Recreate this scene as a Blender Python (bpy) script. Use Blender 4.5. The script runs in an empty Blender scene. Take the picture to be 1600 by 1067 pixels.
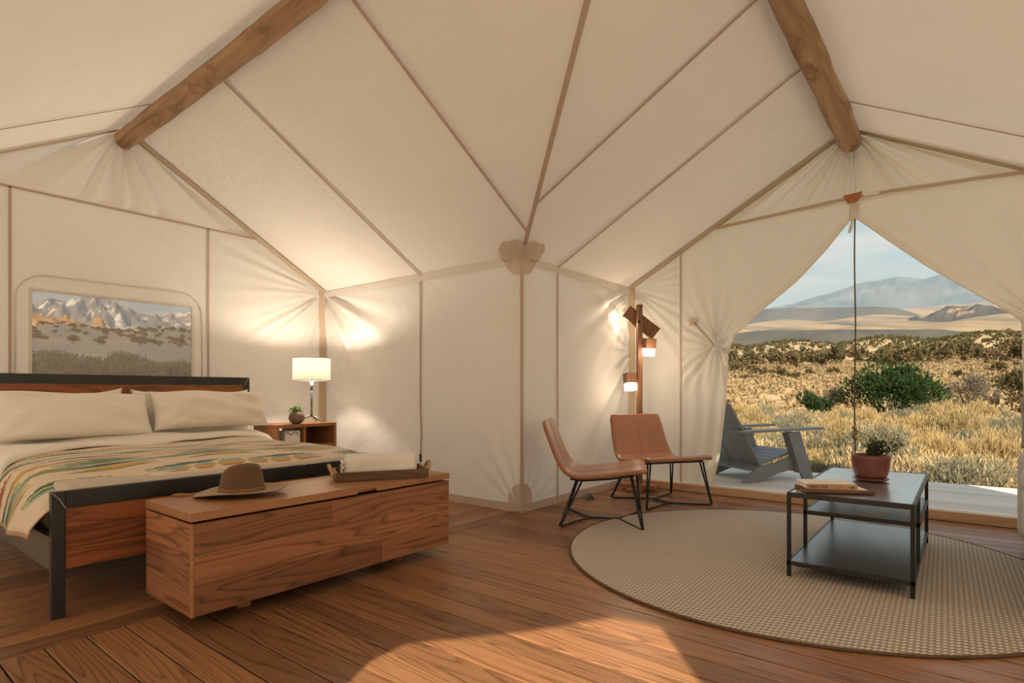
import bpy, math, random
import numpy as np
from mathutils import Vector, Matrix

R = math.radians
PI = math.pi
scene = bpy.context.scene
COL = scene.collection

# ------------------------------------------------------------------ camera
YAW = math.atan2(706, 891)
cam_d = bpy.data.cameras.new('camera')
cam_d.sensor_width = 36.0
cam_d.lens = 891 * 36 / 1600
cam_d.shift_y = 77.5 / 1600
cam_d.clip_start = 0.05
cam_d.clip_end = 30000
cam = bpy.data.objects.new('camera', cam_d)
cam.location = (0, 0, 1.05)
cam.rotation_euler = (R(90), 0, YAW - R(90))
COL.objects.link(cam)
scene.camera = cam

# ------------------------------------------------------------------ world, sun, exposure
SUN_AZ = R(40)       # direction the light travels towards, in plan
SUN_EL = R(30)
SUN_POWER = 8.8
SKY_POWER = 1.1
LAMP_POWER = 32.0
SPOT_POWER = 9.0

world = bpy.data.worlds.new('world')
scene.world = world
world.use_nodes = True
wn, wl = world.node_tree.nodes, world.node_tree.links
wn.clear()
w_out = wn.new('ShaderNodeOutputWorld')
w_bg = wn.new('ShaderNodeBackground')
w_bg.inputs['Strength'].default_value = SKY_POWER
w_tc = wn.new('ShaderNodeTexCoord')
w_sep = wn.new('ShaderNodeSeparateXYZ')
wl.new(w_tc.outputs['Generated'], w_sep.inputs[0])
w_grad = wn.new('ShaderNodeValToRGB')
e = w_grad.color_ramp.elements
e[0].position = 0.0
e[0].color = (0.40, 0.46, 0.48, 1)
e[1].position = 0.75
e[1].color = (0.36, 0.47, 0.56, 1)
e2 = w_grad.color_ramp.elements.new(0.22)
e2.color = (0.32, 0.42, 0.48, 1)
wl.new(w_sep.outputs[2], w_grad.inputs[0])
w_map = wn.new('ShaderNodeMapping')
w_map.inputs['Scale'].default_value = (1.3, 1.3, 14.0)
wl.new(w_tc.outputs['Generated'], w_map.inputs[0])
w_noise = wn.new('ShaderNodeTexNoise')
w_noise.inputs['Scale'].default_value = 1.7
w_noise.inputs['Detail'].default_value = 6
w_noise.inputs['Roughness'].default_value = 0.55
wl.new(w_map.outputs[0], w_noise.inputs['Vector'])
w_cr = wn.new('ShaderNodeValToRGB')
w_cr.color_ramp.elements[0].position = 0.42
w_cr.color_ramp.elements[0].color = (0, 0, 0, 1)
w_cr.color_ramp.elements[1].position = 0.60
w_cr.color_ramp.elements[1].color = (0.8, 0.8, 0.8, 1)
wl.new(w_noise.outputs[0], w_cr.inputs[0])
w_mix = wn.new('ShaderNodeMix')
w_mix.data_type = 'RGBA'
wl.new(w_cr.outputs[0], w_mix.inputs[0])
wl.new(w_grad.outputs[0], w_mix.inputs[6])
w_mix.inputs[7].default_value = (0.56, 0.58, 0.57, 1)
wl.new(w_mix.outputs[2], w_bg.inputs[0])
wl.new(w_bg.outputs[0], w_out.inputs[0])

SUN_DIR = Vector((math.cos(SUN_EL) * math.cos(SUN_AZ), math.cos(SUN_EL) * math.sin(SUN_AZ), -math.sin(SUN_EL)))
sun_d = bpy.data.lights.new('sun', 'SUN')
sun_d.energy = SUN_POWER
sun_d.color = (1.0, 0.86, 0.67)
sun_d.angle = R(0.6)
sun = bpy.data.objects.new('sun', sun_d)
sun.rotation_euler = SUN_DIR.to_track_quat('-Z', 'Y').to_euler()
sun.location = (-10, -8, 12)
COL.objects.link(sun)

vs = scene.view_settings
vs.view_transform = 'Standard'
vs.look = 'None'
vs.exposure = 0.2
vs.gamma = 1.0
vs.use_curve_mapping = False
scene.cycles.use_denoising = True
scene.cycles.diffuse_bounces = 6
scene.cycles.max_bounces = 14
scene.cycles.transparent_max_bounces = 12

# ------------------------------------------------------------------ helpers
rng = random.Random(7)
nrg = np.random.default_rng(11)


def setp(o, label=None, cat=None, group=None, kind=None):
    if label: o['label'] = label
    if cat: o['category'] = cat
    if group: o['group'] = group
    if kind: o['kind'] = kind
    return o


def thing(name, label, cat, loc=(0, 0, 0), rz=0.0, group=None):
    o = bpy.data.objects.new(name, None)
    o.empty_display_size = 0.1
    o.location = loc
    o.rotation_euler = (0, 0, rz)
    COL.objects.link(o)
    return setp(o, label, cat, group)


def struct(name, loc=(0, 0, 0)):
    o = bpy.data.objects.new(name, None)
    o.location = loc
    COL.objects.link(o)
    return setp(o, kind='structure')


def link(name, mesh, parent=None, loc=None, rot=None, label=None, kind=None):
    o = bpy.data.objects.new(name, mesh)
    COL.objects.link(o)
    if parent is not None: o.parent = parent
    if loc is not None: o.location = loc
    if rot is not None: o.rotation_euler = rot
    if label: o['label'] = label
    if kind: o['kind'] = kind
    return o


def copy_tree(o, parent=None):
    c = o.copy()
    COL.objects.link(c)
    c.parent = parent
    for ch in list(o.children):
        copy_tree(ch, c)
    return c


class MB:
    """collects shapes and links them as one mesh"""

    def __init__(s):
        s.v, s.f = [], []

    def add(s, vs_, fs_):
        b = len(s.v)
        s.v += [tuple(p) for p in vs_]
        s.f += [tuple(i + b for i in f) for f in fs_]
        return s

    def box(s, x0, x1, y0, y1, z0, z1, m=None):
        p = [Vector((x, y, z)) for z in (z0, z1) for y in (y0, y1) for x in (x0, x1)]
        if m is not None: p = [m @ q for q in p]
        return s.add(p, [(0, 2, 3, 1), (4, 5, 7, 6), (0, 1, 5, 4), (2, 6, 7, 3), (0, 4, 6, 2), (1, 3, 7, 5)])

    def cbox(s, c, d, m=None):
        M = Matrix.Translation(c) @ (m.to_4x4() if m is not None else Matrix.Identity(4))
        return s.box(-d[0] / 2, d[0] / 2, -d[1] / 2, d[1] / 2, -d[2] / 2, d[2] / 2, M)

    def prism(s, poly, axis, a, b):
        """poly in the plane normal to axis, extruded from a to b"""
        def P(u, v, w):
            return {'x': (w, u, v), 'y': (u, w, v), 'z': (u, v, w)}[axis]
        n = len(poly)
        vv = [P(u, v, a) for u, v in poly] + [P(u, v, b) for u, v in poly]
        ff = [tuple(range(n - 1, -1, -1)), tuple(range(n, 2 * n))]
        ff += [(i, (i + 1) % n, n + (i + 1) % n, n + i) for i in range(n)]
        return s.add(vv, ff)

    def tube(s, pts, rad, seg=8, closed=False, caps=True):
        pts = [Vector(p) for p in pts]
        n = len(pts)
        rads = rad if isinstance(rad, (list, tuple)) else [rad] * n
        T = []
        for i in range(n):
            a = pts[(i - 1) % n] if (closed or i > 0) else pts[i]
            c = pts[(i + 1) % n] if (closed or i < n - 1) else pts[i]
            d = (c - a)
            T.append(d.normalized() if d.length > 1e-9 else Vector((0, 0, 1)))
        up = Vector((0, 0, 1)) if abs(T[0].z) < 0.9 else Vector((1, 0, 0))
        nrm = T[0].cross(up).normalized()
        vv, ff = [], []
        for i in range(n):
            nrm = (nrm - T[i] * nrm.dot(T[i])).normalized()
            bi = T[i].cross(nrm)
            for k in range(seg):
                a = 2 * PI * k / seg
                vv.append(pts[i] + (nrm * math.cos(a) + bi * math.sin(a)) * rads[i])
        rings = n if closed else n - 1
        for i in range(rings):
            j = (i + 1) % n
            for k in range(seg):
                l = (k + 1) % seg
                ff.append((i * seg + k, i * seg + l, j * seg + l, j * seg + k))
        if caps and not closed:
            ff.append(tuple(range(seg - 1, -1, -1)))
            ff.append(tuple((n - 1) * seg + k for k in range(seg)))
        return s.add(vv, ff)

    def lathe(s, prof, seg=32, c=(0, 0, 0), caps=True):
        vv, ff = [], []
        for (r_, z) in prof:
            for k in range(seg):
                a = 2 * PI * k / seg
                vv.append((c[0] + r_ * math.cos(a), c[1] + r_ * math.sin(a), c[2] + z))
        for i in range(len(prof) - 1):
            for k in range(seg):
                l = (k + 1) % seg
                ff.append((i * seg + k, i * seg + l, (i + 1) * seg + l, (i + 1) * seg + k))
        if caps:
            ff.append(tuple(range(seg - 1, -1, -1)))
            m = len(prof) - 1
            ff.append(tuple(m * seg + k for k in range(seg)))
        return s.add(vv, ff)

    def mesh(s, name, mat, smooth=False):
        me = bpy.data.meshes.new(name)
        me.from_pydata(s.v, [], s.f)
        me.update()
        if mat is not None: me.materials.append(mat)
        if smooth: me.shade_smooth()
        return me

    def build(s, name, mat, parent=None, loc=None, rot=None, smooth=False, bevel=0.0, label=None, seg=2):
        o = link(name, s.mesh(name, mat, smooth), parent, loc, rot, label)
        if bevel:
            b = o.modifiers.new('bevel', 'BEVEL')
            b.width = bevel
            b.segments = seg
            b.limit_method = 'ANGLE'
            b.angle_limit = R(40)
        return o


def grid_mesh(name, P, mat, smooth=True, skip=None, wrap=False):
    """P: (nu, nv, 3) array"""
    nu, nv, _ = P.shape
    idx = np.arange(nu * nv).reshape(nu, nv)
    a, b, c, d = idx[:-1, :-1], idx[1:, :-1], idx[1:, 1:], idx[:-1, 1:]
    q = np.stack([a, b, c, d], -1).reshape(-1, 4)
    if skip is not None: q = q[~skip.reshape(-1)]
    me = bpy.data.meshes.new(name)
    me.from_pydata(P.reshape(-1, 3).tolist(), [], q.tolist())
    me.update()
    if mat is not None: me.materials.append(mat)
    if smooth: me.shade_smooth()
    return me


def fast_mesh(name, V, Fq, mat, smooth=False):
    """V (n,3), Fq (m,k) uniform polygons"""
    V = np.asarray(V, np.float32)
    Fq = np.asarray(Fq, np.int32)
    me = bpy.data.meshes.new(name)
    m, k = Fq.shape
    me.vertices.add(len(V))
    me.vertices.foreach_set('co', V.ravel())
    me.loops.add(m * k)
    me.loops.foreach_set('vertex_index', Fq.ravel())
    me.polygons.add(m)
    me.polygons.foreach_set('loop_start', np.arange(m, dtype=np.int32) * k)
    me.update(calc_edges=True)
    if mat is not None: me.materials.append(mat)
    if smooth: me.shade_smooth()
    return me


def sstep(a, b, x):
    t = np.clip((x - a) / (b - a), 0, 1)
    return t * t * (3 - 2 * t)


# ------------------------------------------------------------------ materials
class NT:
    def __init__(s, name):
        s.m = bpy.data.materials.new(name)
        s.m.use_nodes = True
        s.n, s.l = s.m.node_tree.nodes, s.m.node_tree.links
        s.n.clear()
        s.out = s.n.new('ShaderNodeOutputMaterial')

    def node(s, t, **kw):
        nd = s.n.new(t)
        for k, v in kw.items(): setattr(nd, k, v)
        return nd

    def set(s, sock, v):
        if hasattr(v, 'is_linked') or hasattr(v, 'links'): s.l.new(v, sock)
        else:
            if isinstance(v, tuple) and len(v) == 3 and sock.type == 'RGBA': v = (*v, 1)
            sock.default_value = v

    def math(s, op, a, b=None, c=None):
        nd = s.node('ShaderNodeMath', operation=op)
        s.set(nd.inputs[0], a)
        if b is not None: s.set(nd.inputs[1], b)
        if c is not None: s.set(nd.inputs[2], c)
        return nd.outputs[0]

    def mix(s, fac, a, b, mode='MIX'):
        nd = s.node('ShaderNodeMix', data_type='RGBA', blend_type=mode)
        s.set(nd.inputs[0], fac); s.set(nd.inputs[6], a); s.set(nd.inputs[7], b)
        return nd.outputs[2]

    def ramp(s, fac, stops, interp='LINEAR'):
        nd = s.node('ShaderNodeValToRGB')
        cr = nd.color_ramp
        cr.interpolation = interp
        while len(cr.elements) < len(stops): cr.elements.new(0.5)
        for el, (p, c) in zip(cr.elements, stops):
            el.position = p
            if not isinstance(c, tuple): c = (c, c, c)
            el.color = (*c[:3], 1)
        s.set(nd.inputs[0], fac)
        return nd.outputs[0]

    def coord(s, which='Object', scale=(1, 1, 1), rot=(0, 0, 0), loc=(0, 0, 0), rand=0.0):
        tc = s.node('ShaderNodeTexCoord')
        v = tc.outputs[which]
        mp = s.node('ShaderNodeMapping')
        mp.inputs['Scale'].default_value = scale
        mp.inputs['Rotation'].default_value = rot
        mp.inputs['Location'].default_value = loc
        if rand:
            oi = s.node('ShaderNodeObjectInfo')
            cx = s.node('ShaderNodeCombineXYZ')
            for i, k in enumerate((1.0, 1.7, 2.3)):
                s.l.new(s.math('MULTIPLY', oi.outputs['Random'], rand * k), cx.inputs[i])
            va = s.node('ShaderNodeVectorMath', operation='ADD')
            s.l.new(v, va.inputs[0]); s.l.new(cx.outputs[0], va.inputs[1])
            v = va.outputs[0]
        s.l.new(v, mp.inputs[0])
        return mp.outputs[0]

    def noise(s, vec, scale=5, detail=4, rough=0.5, dist=0.0, out=0):
        nd = s.node('ShaderNodeTexNoise')
        nd.inputs['Scale'].default_value = scale
        nd.inputs['Detail'].default_value = detail
        nd.inputs['Roughness'].default_value = rough
        nd.inputs['Distortion'].default_value = dist
        s.l.new(vec, nd.inputs['Vector'])
        return nd.outputs[out]

    def rand(s):
        return s.node('ShaderNodeObjectInfo').outputs['Random']

    def bump(s, h, strength=0.3, dist=0.01):
        b = s.node('ShaderNodeBump')
        b.inputs['Strength'].default_value = strength
        b.inputs['Distance'].default_value = dist
        s.l.new(h, b.inputs['Height'])
        return b.outputs[0]

    def bsdf(s, col, rough=0.6, metal=0.0, normal=None, spec=0.5, sheen=0.0, emit=None, estr=0.0, coat=0.0):
        p = s.node('ShaderNodeBsdfPrincipled')
        s.set(p.inputs['Base Color'], col)
        s.set(p.inputs['Roughness'], rough)
        p.inputs['Metallic'].default_value = metal
        p.inputs['Specular IOR Level'].default_value = spec
        if sheen: p.inputs['Sheen Weight'].default_value = sheen
        if coat: p.inputs['Coat Weight'].default_value = coat
        if normal is not None: s.l.new(normal, p.inputs['Normal'])
        if emit is not None:
            s.set(p.inputs['Emission Color'], emit)
            p.inputs['Emission Strength'].default_value = estr
        return p.outputs[0]

    def done(s, sh):
        s.l.new(sh, s.out.inputs['Surface'])
        return s.m


def m_wood(name, light, mid, dark, along='x', rings=9.0, stretch=0.11, rough=0.5, scale=7.0, var=0.35, lines=0.6, spec=0.4):
    t = NT(name)
    ax = {'x': (stretch, 1, 1), 'y': (1, stretch, 1), 'z': (1, 1, stretch)}[along]
    vec = t.coord('Object', ax, rand=37.0)
    n1 = t.noise(vec, scale, 1.5, 0.45)
    ring = t.math('FRACT', t.math('MULTIPLY', n1, rings))
    ring = t.ramp(ring, [(0.0, 1.0), (0.10, 0.45), (0.45, 0.10), (0.80, 0.03), (0.93, 0.55), (1.0, 1.0)])
    ax2 = tuple(a * (1.0 if a == 1 else 0.35) for a in ax)
    vec2 = t.coord('Object', ax2, rand=11.0)
    fine = t.noise(vec2, 160, 3, 0.6)
    big = t.noise(vec, 2.3, 2, 0.5)
    base = t.mix(big, mid, light)
    c = t.mix(t.math('MULTIPLY', ring, lines), base, dark)
    c = t.mix(t.math('MULTIPLY', fine, 0.34), c, dark)
    rv = t.ramp(t.rand(), [(0.0, 1.0 - var), (0.5, 1.0), (1.0, 1.0 + var * 0.4)])
    c = t.mix(1.0, c, rv, 'MULTIPLY')
    nb = t.bump(t.math('ADD', ring, fine), 0.18, 0.002)
    return t.done(t.bsdf(c, rough, normal=nb, spec=spec))


def m_plain(name, col, rough=0.6, metal=0.0, var=0.15, nscale=8, bump=0.0, bscale=60, spec=0.5, sheen=0.0, coat=0.0):
    t = NT(name)
    vec = t.coord('Object')
    n = t.noise(vec, nscale, 5, 0.55)
    a = tuple(min(1, c * (1 + var)) for c in col)
    b = tuple(c * (1 - var) for c in col)
    c = t.mix(n, b, a)
    nb = t.bump(t.noise(vec, bscale, 3, 0.6), bump, 0.003) if bump else None
    return t.done(t.bsdf(c, rough, metal, nb, spec, sheen, coat=coat))


def m_canvas(name, col, trans=0.42, tcol=None, bump=0.25):
    t = NT(name)
    vec = t.coord('Object')
    n = t.noise(vec, 2.2, 3, 0.5)
    c = t.mix(n, tuple(x * 0.96 for x in col), tuple(min(1, x * 1.03) for x in col))
    cr = t.noise(vec, 11, 5, 0.62, 0.6)
    wv = t.noise(vec, 420, 2, 0.5)
    h = t.math('ADD', t.math('MULTIPLY', cr, 1.0), t.math('MULTIPLY', wv, 0.06))
    nb = t.bump(h, bump, 0.04)
    d = t.node('ShaderNodeBsdfDiffuse'); t.set(d.inputs[0], c); t.l.new(nb, d.inputs['Normal'])
    tr = t.node('ShaderNodeBsdfTranslucent'); t.set(tr.inputs[0], tcol or c); t.l.new(nb, tr.inputs['Normal'])
    mx = t.node('ShaderNodeMixShader'); mx.inputs[0].default_value = trans
    t.l.new(d.outputs[0], mx.inputs[1]); t.l.new(tr.outputs[0], mx.inputs[2])
    return t.done(mx.outputs[0])


def m_emit(name, col, strength):
    t = NT(name)
    em = t.node('ShaderNodeEmission')
    em.inputs[0].default_value = (*col, 1)
    em.inputs[1].default_value = strength
    return t.done(em.outputs[0])


def m_leaf(name, ca, cb, cc, rough=0.7, scale=3.0, trans=0.25):
    t = NT(name)
    n = t.noise(t.coord('Object', rand=9.0), scale, 3, 0.6)
    c = t.mix(n, ca, cb)
    c = t.mix(t.math('MULTIPLY', t.rand(), 0.7), c, cc)
    d = t.node('ShaderNodeBsdfDiffuse'); t.set(d.inputs[0], c)
    tr = t.node('ShaderNodeBsdfTranslucent'); t.set(tr.inputs[0], c)
    mx = t.node('ShaderNodeMixShader'); mx.inputs[0].default_value = trans
    t.l.new(d.outputs[0], mx.inputs[1]); t.l.new(tr.outputs[0], mx.inputs[2])
    return t.done(mx.outputs[0])


CANVAS = m_canvas('canvas', (0.87, 0.82, 0.75), 0.27)
ROOFC = m_canvas('roof_canvas', (0.86, 0.81, 0.735), 0.075)
CURTAIN = m_canvas('curtain_canvas', (0.88, 0.83, 0.73), 0.34)
SEAM = m_canvas('seam_tape', (0.60, 0.47, 0.38), 0.15, bump=0.05)
BAND = m_canvas('webbing', (0.66, 0.53, 0.39), 0.2, bump=0.1)
PATCH = m_canvas('patch_canvas', (0.70, 0.59, 0.49), 0.2, bump=0.1)
W_FLOOR = m_wood('floor_wood', (0.46, 0.235, 0.110), (0.34, 0.155, 0.066), (0.11, 0.042, 0.016), 'x', 13.0, 0.06, 0.36, 9.0, 0.40, 0.80)
W_CHEST = m_wood('chest_wood', (0.50, 0.225, 0.100), (0.34, 0.135, 0.058), (0.075, 0.026, 0.012), 'x', 13.0, 0.085, 0.42, 8.0, 0.42, 0.72)
W_LID = m_wood('lid_wood', (0.52, 0.27, 0.125), (0.44, 0.205, 0.09), (0.22, 0.085, 0.034), 'x', 5.0, 0.05, 0.36, 12.0, 0.12, 0.35)
W_BED = m_wood('bed_wood', (0.42, 0.14, 0.045), (0.30, 0.085, 0.025), (0.07, 0.02, 0.008), 'x', 9.0, 0.08, 0.42, 9.0, 0.25, 0.7)
W_STAND = m_wood('stand_wood', (0.46, 0.22, 0.09), (0.37, 0.16, 0.06), (0.18, 0.06, 0.02), 'x', 6.0, 0.09, 0.5, 10.0, 0.15, 0.4)
W_POST = m_wood('post_wood', (0.30, 0.145, 0.07), (0.22, 0.10, 0.045), (0.09, 0.035, 0.015), 'z', 6.0, 0.1, 0.5, 10.0, 0.15, 0.5)
W_SILL = m_wood('sill_wood', (0.68, 0.47, 0.30), (0.60, 0.39, 0.235), (0.32, 0.17, 0.09), 'y', 6.0, 0.06, 0.5, 10.0, 0.15, 0.4)
W_DECK = m_wood('deck_wood', (0.80, 0.75, 0.67), (0.72, 0.66, 0.58), (0.42, 0.36, 0.30), 'x', 8.0, 0.06, 0.7, 10.0, 0.2, 0.35)
W_TRAY = m_wood('tray_wood', (0.20, 0.11, 0.05), (0.12, 0.06, 0.028), (0.03, 0.014, 0.007), 'x', 5.0, 0.12, 0.6, 12.0, 0.2, 0.7)
W_BARE = m_wood('tray_edge_wood', (0.50, 0.33, 0.18), (0.42, 0.26, 0.13), (0.25, 0.13, 0.06), 'x', 4.0, 0.1, 0.6, 12.0, 0.1, 0.3)
STEEL = m_plain('dark_steel', (0.050, 0.052, 0.048), 0.42, 0.75, 0.35, 6, 0.08, 40)
STEEL_RAIL = m_plain('rail_steel', (0.16, 0.145, 0.125), 0.4, 0.7, 0.25, 5, 0.05, 40)  # light brownish tone puts the wood's reflection into the steel colour
WELD = m_plain('weld_steel', (0.55, 0.55, 0.50), 0.35, 0.9)
BLACK = m_plain('black_metal', (0.022, 0.022, 0.020), 0.4, 0.4, 0.2)
ZINC = m_plain('table_metal', (0.66, 0.71, 0.72), 0.24, 0.9, 0.18, 4, 0.015, 12)
SHELF = m_plain('shelf_metal', (0.20, 0.205, 0.205), 0.30, 0.85, 0.30, 5, 0.015, 12)
CHROME = m_plain('lamp_chrome', (0.36, 0.36, 0.36), 0.25, 0.95)
LEATHER = m_plain('leather', (0.36, 0.155, 0.080), 0.36, 0.0, 0.2, 5, 0.12, 90, 0.5, coat=0.15)
LEATHER_STITCH = m_plain('leather_seam', (0.40, 0.17, 0.08), 0.45)
LINEN = m_plain('white_linen', (0.82, 0.77, 0.69), 0.9, 0, 0.03, 4, 0.25, 16, 0.2, 0.2)
TOWEL = m_plain('towel_cloth', (0.74, 0.69, 0.62), 0.95, 0, 0.05, 5, 0.5, 120, 0.1, 0.3)
MATT = m_plain('mattress_cloth', (0.55, 0.47, 0.38), 0.95, 0, 0.05)
FELT = m_plain('hat_felt', (0.135, 0.076, 0.040), 0.95, 0, 0.18, 9, 0.2, 200, 0.1, 0.25)
BRIM = m_plain('hat_brim_felt', (0.33, 0.205, 0.115), 0.95, 0, 0.1, 9, 0.2, 200, 0.1, 0.25)
CORD = m_plain('leather_cord', (0.33, 0.16, 0.06), 0.8, 0, 0.3, 60)
ROPE = m_plain('hemp_rope', (0.48, 0.30, 0.16), 0.95, 0, 0.35, 90, 0.6, 220)
GREYPL = m_plain('grey_poly', (0.20, 0.205, 0.21), 0.5, 0, 0.08, 5)
SOFA = m_plain('sofa_cloth', (0.62, 0.60, 0.56), 0.95, 0, 0.08, 4, 0.4, 160, 0.1, 0.2)
CUSH = m_plain('cushion_cloth', (0.38, 0.32, 0.28), 0.95, 0, 0.12, 6, 0.4, 160, 0.1, 0.2)
TERRA = m_plain('red_glaze', (0.165, 0.046, 0.032), 0.34, 0, 0.45, 60, 0.9, 90, 0.5, coat=0.2)
CLAYPOT = m_plain('brown_pot', (0.20, 0.115, 0.08), 0.55, 0, 0.2, 8)
SOIL = m_plain('soil', (0.05, 0.035, 0.022), 0.95, 0, 0.4, 40, 0.5, 60)
PAPER = m_plain('paper', (0.86, 0.83, 0.78), 0.85, 0, 0.04)
KRAFT = m_plain('book_spine', (0.50, 0.30, 0.19), 0.8, 0, 0.05)
INK = m_plain('ink', (0.015, 0.012, 0.010), 0.8, 0, 0.05)
FOLIO = m_plain('folio_leather', (0.155, 0.062, 0.032), 0.5, 0, 0.2, 8, 0.1, 90)
PATCHL = m_plain('leather_patch', (0.42, 0.15, 0.055), 0.6, 0, 0.15, 20)
LEAF_T = m_leaf('table_plant_leaf', (0.055, 0.085, 0.045), (0.10, 0.135, 0.07), (0.08, 0.10, 0.06), 0.5, 20)
LEAF_N = m_leaf('stand_plant_leaf', (0.10, 0.17, 0.045), (0.19, 0.26, 0.08), (0.12, 0.18, 0.05), 0.5, 20)
BARK = m_plain('bark', (0.10, 0.075, 0.055), 0.95, 0, 0.3, 30)
DARKGAP = m_plain('dark_gap', (0.025, 0.014, 0.008), 0.95)


def mat_log():
    t = NT('log_wood')
    vec = t.coord('Object', (1, 1, 0.10), rand=5.0)
    n = t.noise(vec, 9, 5, 0.6, 0.8)
    n2 = t.noise(t.coord('Object', (1, 1, 0.45)), 7, 4, 0.6)
    c = t.ramp(n, [(0.30, (0.13, 0.072, 0.036)), (0.44, (0.33, 0.20, 0.105)), (0.70, (0.52, 0.345, 0.20))])
    c = t.mix(t.ramp(n2, [(0.55, 0.0), (0.66, 0.7)]), c, (0.17, 0.085, 0.036))
    nb = t.bump(t.math('ADD', n, n2), 0.6, 0.02)
    return t.done(t.bsdf(c, 0.6, normal=nb, spec=0.3))


LOG = mat_log()


def mat_rug():
    t = NT('rug_weave')
    tc = t.node('ShaderNodeTexCoord')
    mp = t.node('ShaderNodeMapping')
    mp.inputs['Rotation'].default_value = (0, 0, R(28))
    t.l.new(tc.outputs['Object'], mp.inputs[0])
    sp = t.node('ShaderNodeSeparateXYZ')
    t.l.new(mp.outputs[0], sp.inputs[0])
    k = 2 * PI / 0.046
    row = t.math('FLOOR', t.math('DIVIDE', sp.outputs[1], 0.0165))
    sx2 = t.math('SINE', t.math('ADD', t.math('MULTIPLY', sp.outputs[0], k), t.math('MULTIPLY', row, PI * 0.72)))
    sy = t.math('ABSOLUTE', t.math('SINE', t.math('MULTIPLY', sp.outputs[1], PI / 0.0165)))
    h = t.math('MULTIPLY', t.math('POWER', t.math('ADD', t.math('MULTIPLY', sx2, 0.5), 0.5), 0.5), t.math('POWER', sy, 0.4))
    n = t.noise(tc.outputs['Object'], 40, 3, 0.6)
    nb = t.noise(tc.outputs['Object'], 2.0, 3, 0.6)
    c = t.ramp(h, [(0.0, (0.10, 0.075, 0.056)), (0.42, (0.46, 0.39, 0.31)), (0.75, (0.76, 0.69, 0.60)), (1.0, (0.84, 0.77, 0.68))])
    c = t.mix(t.math('MULTIPLY', n, 0.35), c, (0.48, 0.41, 0.33))
    c = t.mix(t.math('MULTIPLY', nb, 0.25), c, (0.55, 0.48, 0.39))
    b = t.bump(h, 0.8, 0.006)
    return t.done(t.bsdf(c, 0.95, normal=b, spec=0.1))


RUG = mat_rug()


def mat_screen():
    t = NT('window_screen')
    d = t.node('ShaderNodeBsdfDiffuse'); d.inputs[0].default_value = (0.50, 0.46, 0.42, 1)
    tr = t.node('ShaderNodeBsdfTransparent')
    mx = t.node('ShaderNodeMixShader'); mx.inputs[0].default_value = 0.36
    t.l.new(tr.outputs[0], mx.inputs[1]); t.l.new(d.outputs[0], mx.inputs[2])
    return t.done(mx.outputs[0])


SCREEN = mat_screen()


def mat_attr(name, rough=0.9, sheen=0.2):
    t = NT(name)
    a = t.node('ShaderNodeAttribute', attribute_name='col')
    n = t.noise(t.coord('Object'), 130, 3, 0.6)
    c = t.mix(t.math('MULTIPLY', n, 0.06), a.outputs['Color'], (0.35, 0.27, 0.19))
    nb = t.bump(n, 0.25, 0.003)
    return t.done(t.bsdf(c, rough, normal=nb, spec=0.1, sheen=sheen))


BLANKET = mat_attr('blanket_wool')

# ================================================================== STRUCTURE
XA, YB, YG, XD, X0, Y0 = 3.911, 2.993, 5.956, 5.961, -0.22, -1.40
EZ, RZ, RX, RY = 2.22, 3.42, 1.845, 0.80


def zA(x): return RZ - np.abs(np.asarray(x) - RX) * (RZ - EZ) / (XA - RX)


def zB(y): return RZ - np.abs(np.asarray(y) - RY) * (RZ - EZ) / (YB - RY)


# ---- floor: subfloor slab and single boards
mb = MB()
mb.box(X0, XA, Y0, YG, -0.12, -0.03)
mb.box(XA, XD - 0.06, Y0, YB, -0.12, -0.03)
floor = mb.build('floor', DARKGAP)
floor['kind'] = 'structure'


def plank_mesh(L, w, mat, h=0.03):
    m = MB()
    c = 0.0022
    prof = [(-w / 2, -h), (w / 2, -h), (w / 2, -c), (w / 2 - c, 0), (-w / 2 + c, 0), (-w / 2, -c)]
    m.prism([(p, q) for p, q in prof], 'x', -L / 2, L / 2)
    return m.mesh('plank', mat)


BW = 0.143
x = X0 + 0.072
while x < XD - 0.12:
    y1 = 2.944 if x < XA - 0.02 else YB
    L = y1 - Y0
    # a few boards are made of two lengths
    cuts = [Y0, y1]
    for a, b in zip(cuts[:-1], cuts[1:]):
        link('plank', plank_mesh(b - a - 0.004, BW - 0.0065, W_FLOOR), floor, (x, (a + b) / 2, 0), (0, 0, R(90)))
    x += BW
y = 2.949 + 0.071
while y < YG - 0.05:
    link('plank', plank_mesh(XA - X0 - 0.004, BW - 0.009, W_FLOOR), floor, ((X0 + XA) / 2, y, 0), (0, 0, 0))
    y += BW

# ---- canvas walls
def folds(th, seed, f):
    g = np.random.default_rng(seed)
    o = np.zeros_like(th)
    for k in range(6):
        o += math.sin(1 + k) * 0 + g.uniform(0.4, 1) * np.sin(th * f * g.uniform(0.5, 1.9) + g.uniform(0, 6.28))
    return o / 3.0


def tension(s, t, pts):
    """inward displacement of canvas from folds that radiate from points (s0, t0, seed, freq, amp, reach)"""
    d = np.zeros_like(s)
    for (s0, t0, seed, f, a, reach) in pts:
        rr = np.hypot(s - s0, t - t0)
        th = np.arctan2(t - t0, s - s0)
        d += 2.4 * a * folds(th, seed, f) * np.exp(-rr / reach) * (rr / (rr + 0.12))
    return d


def wavy(s, t, seed, amp):
    g = np.random.default_rng(seed)
    d = np.zeros_like(s)
    for k in range(7):
        a, b, p = g.uniform(-6, 6), g.uniform(-5, 5), g.uniform(0, 6.28)
        d += np.sin(a * s + b * t + p) * amp / 3
    return d


def edge_mask(U, V, w=0.06):
    return np.clip(U / w, 0, 1) * np.clip((1 - U) / w, 0, 1) * np.clip(V / w, 0, 1) * np.clip((1 - V) / w, 0, 1)


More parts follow.
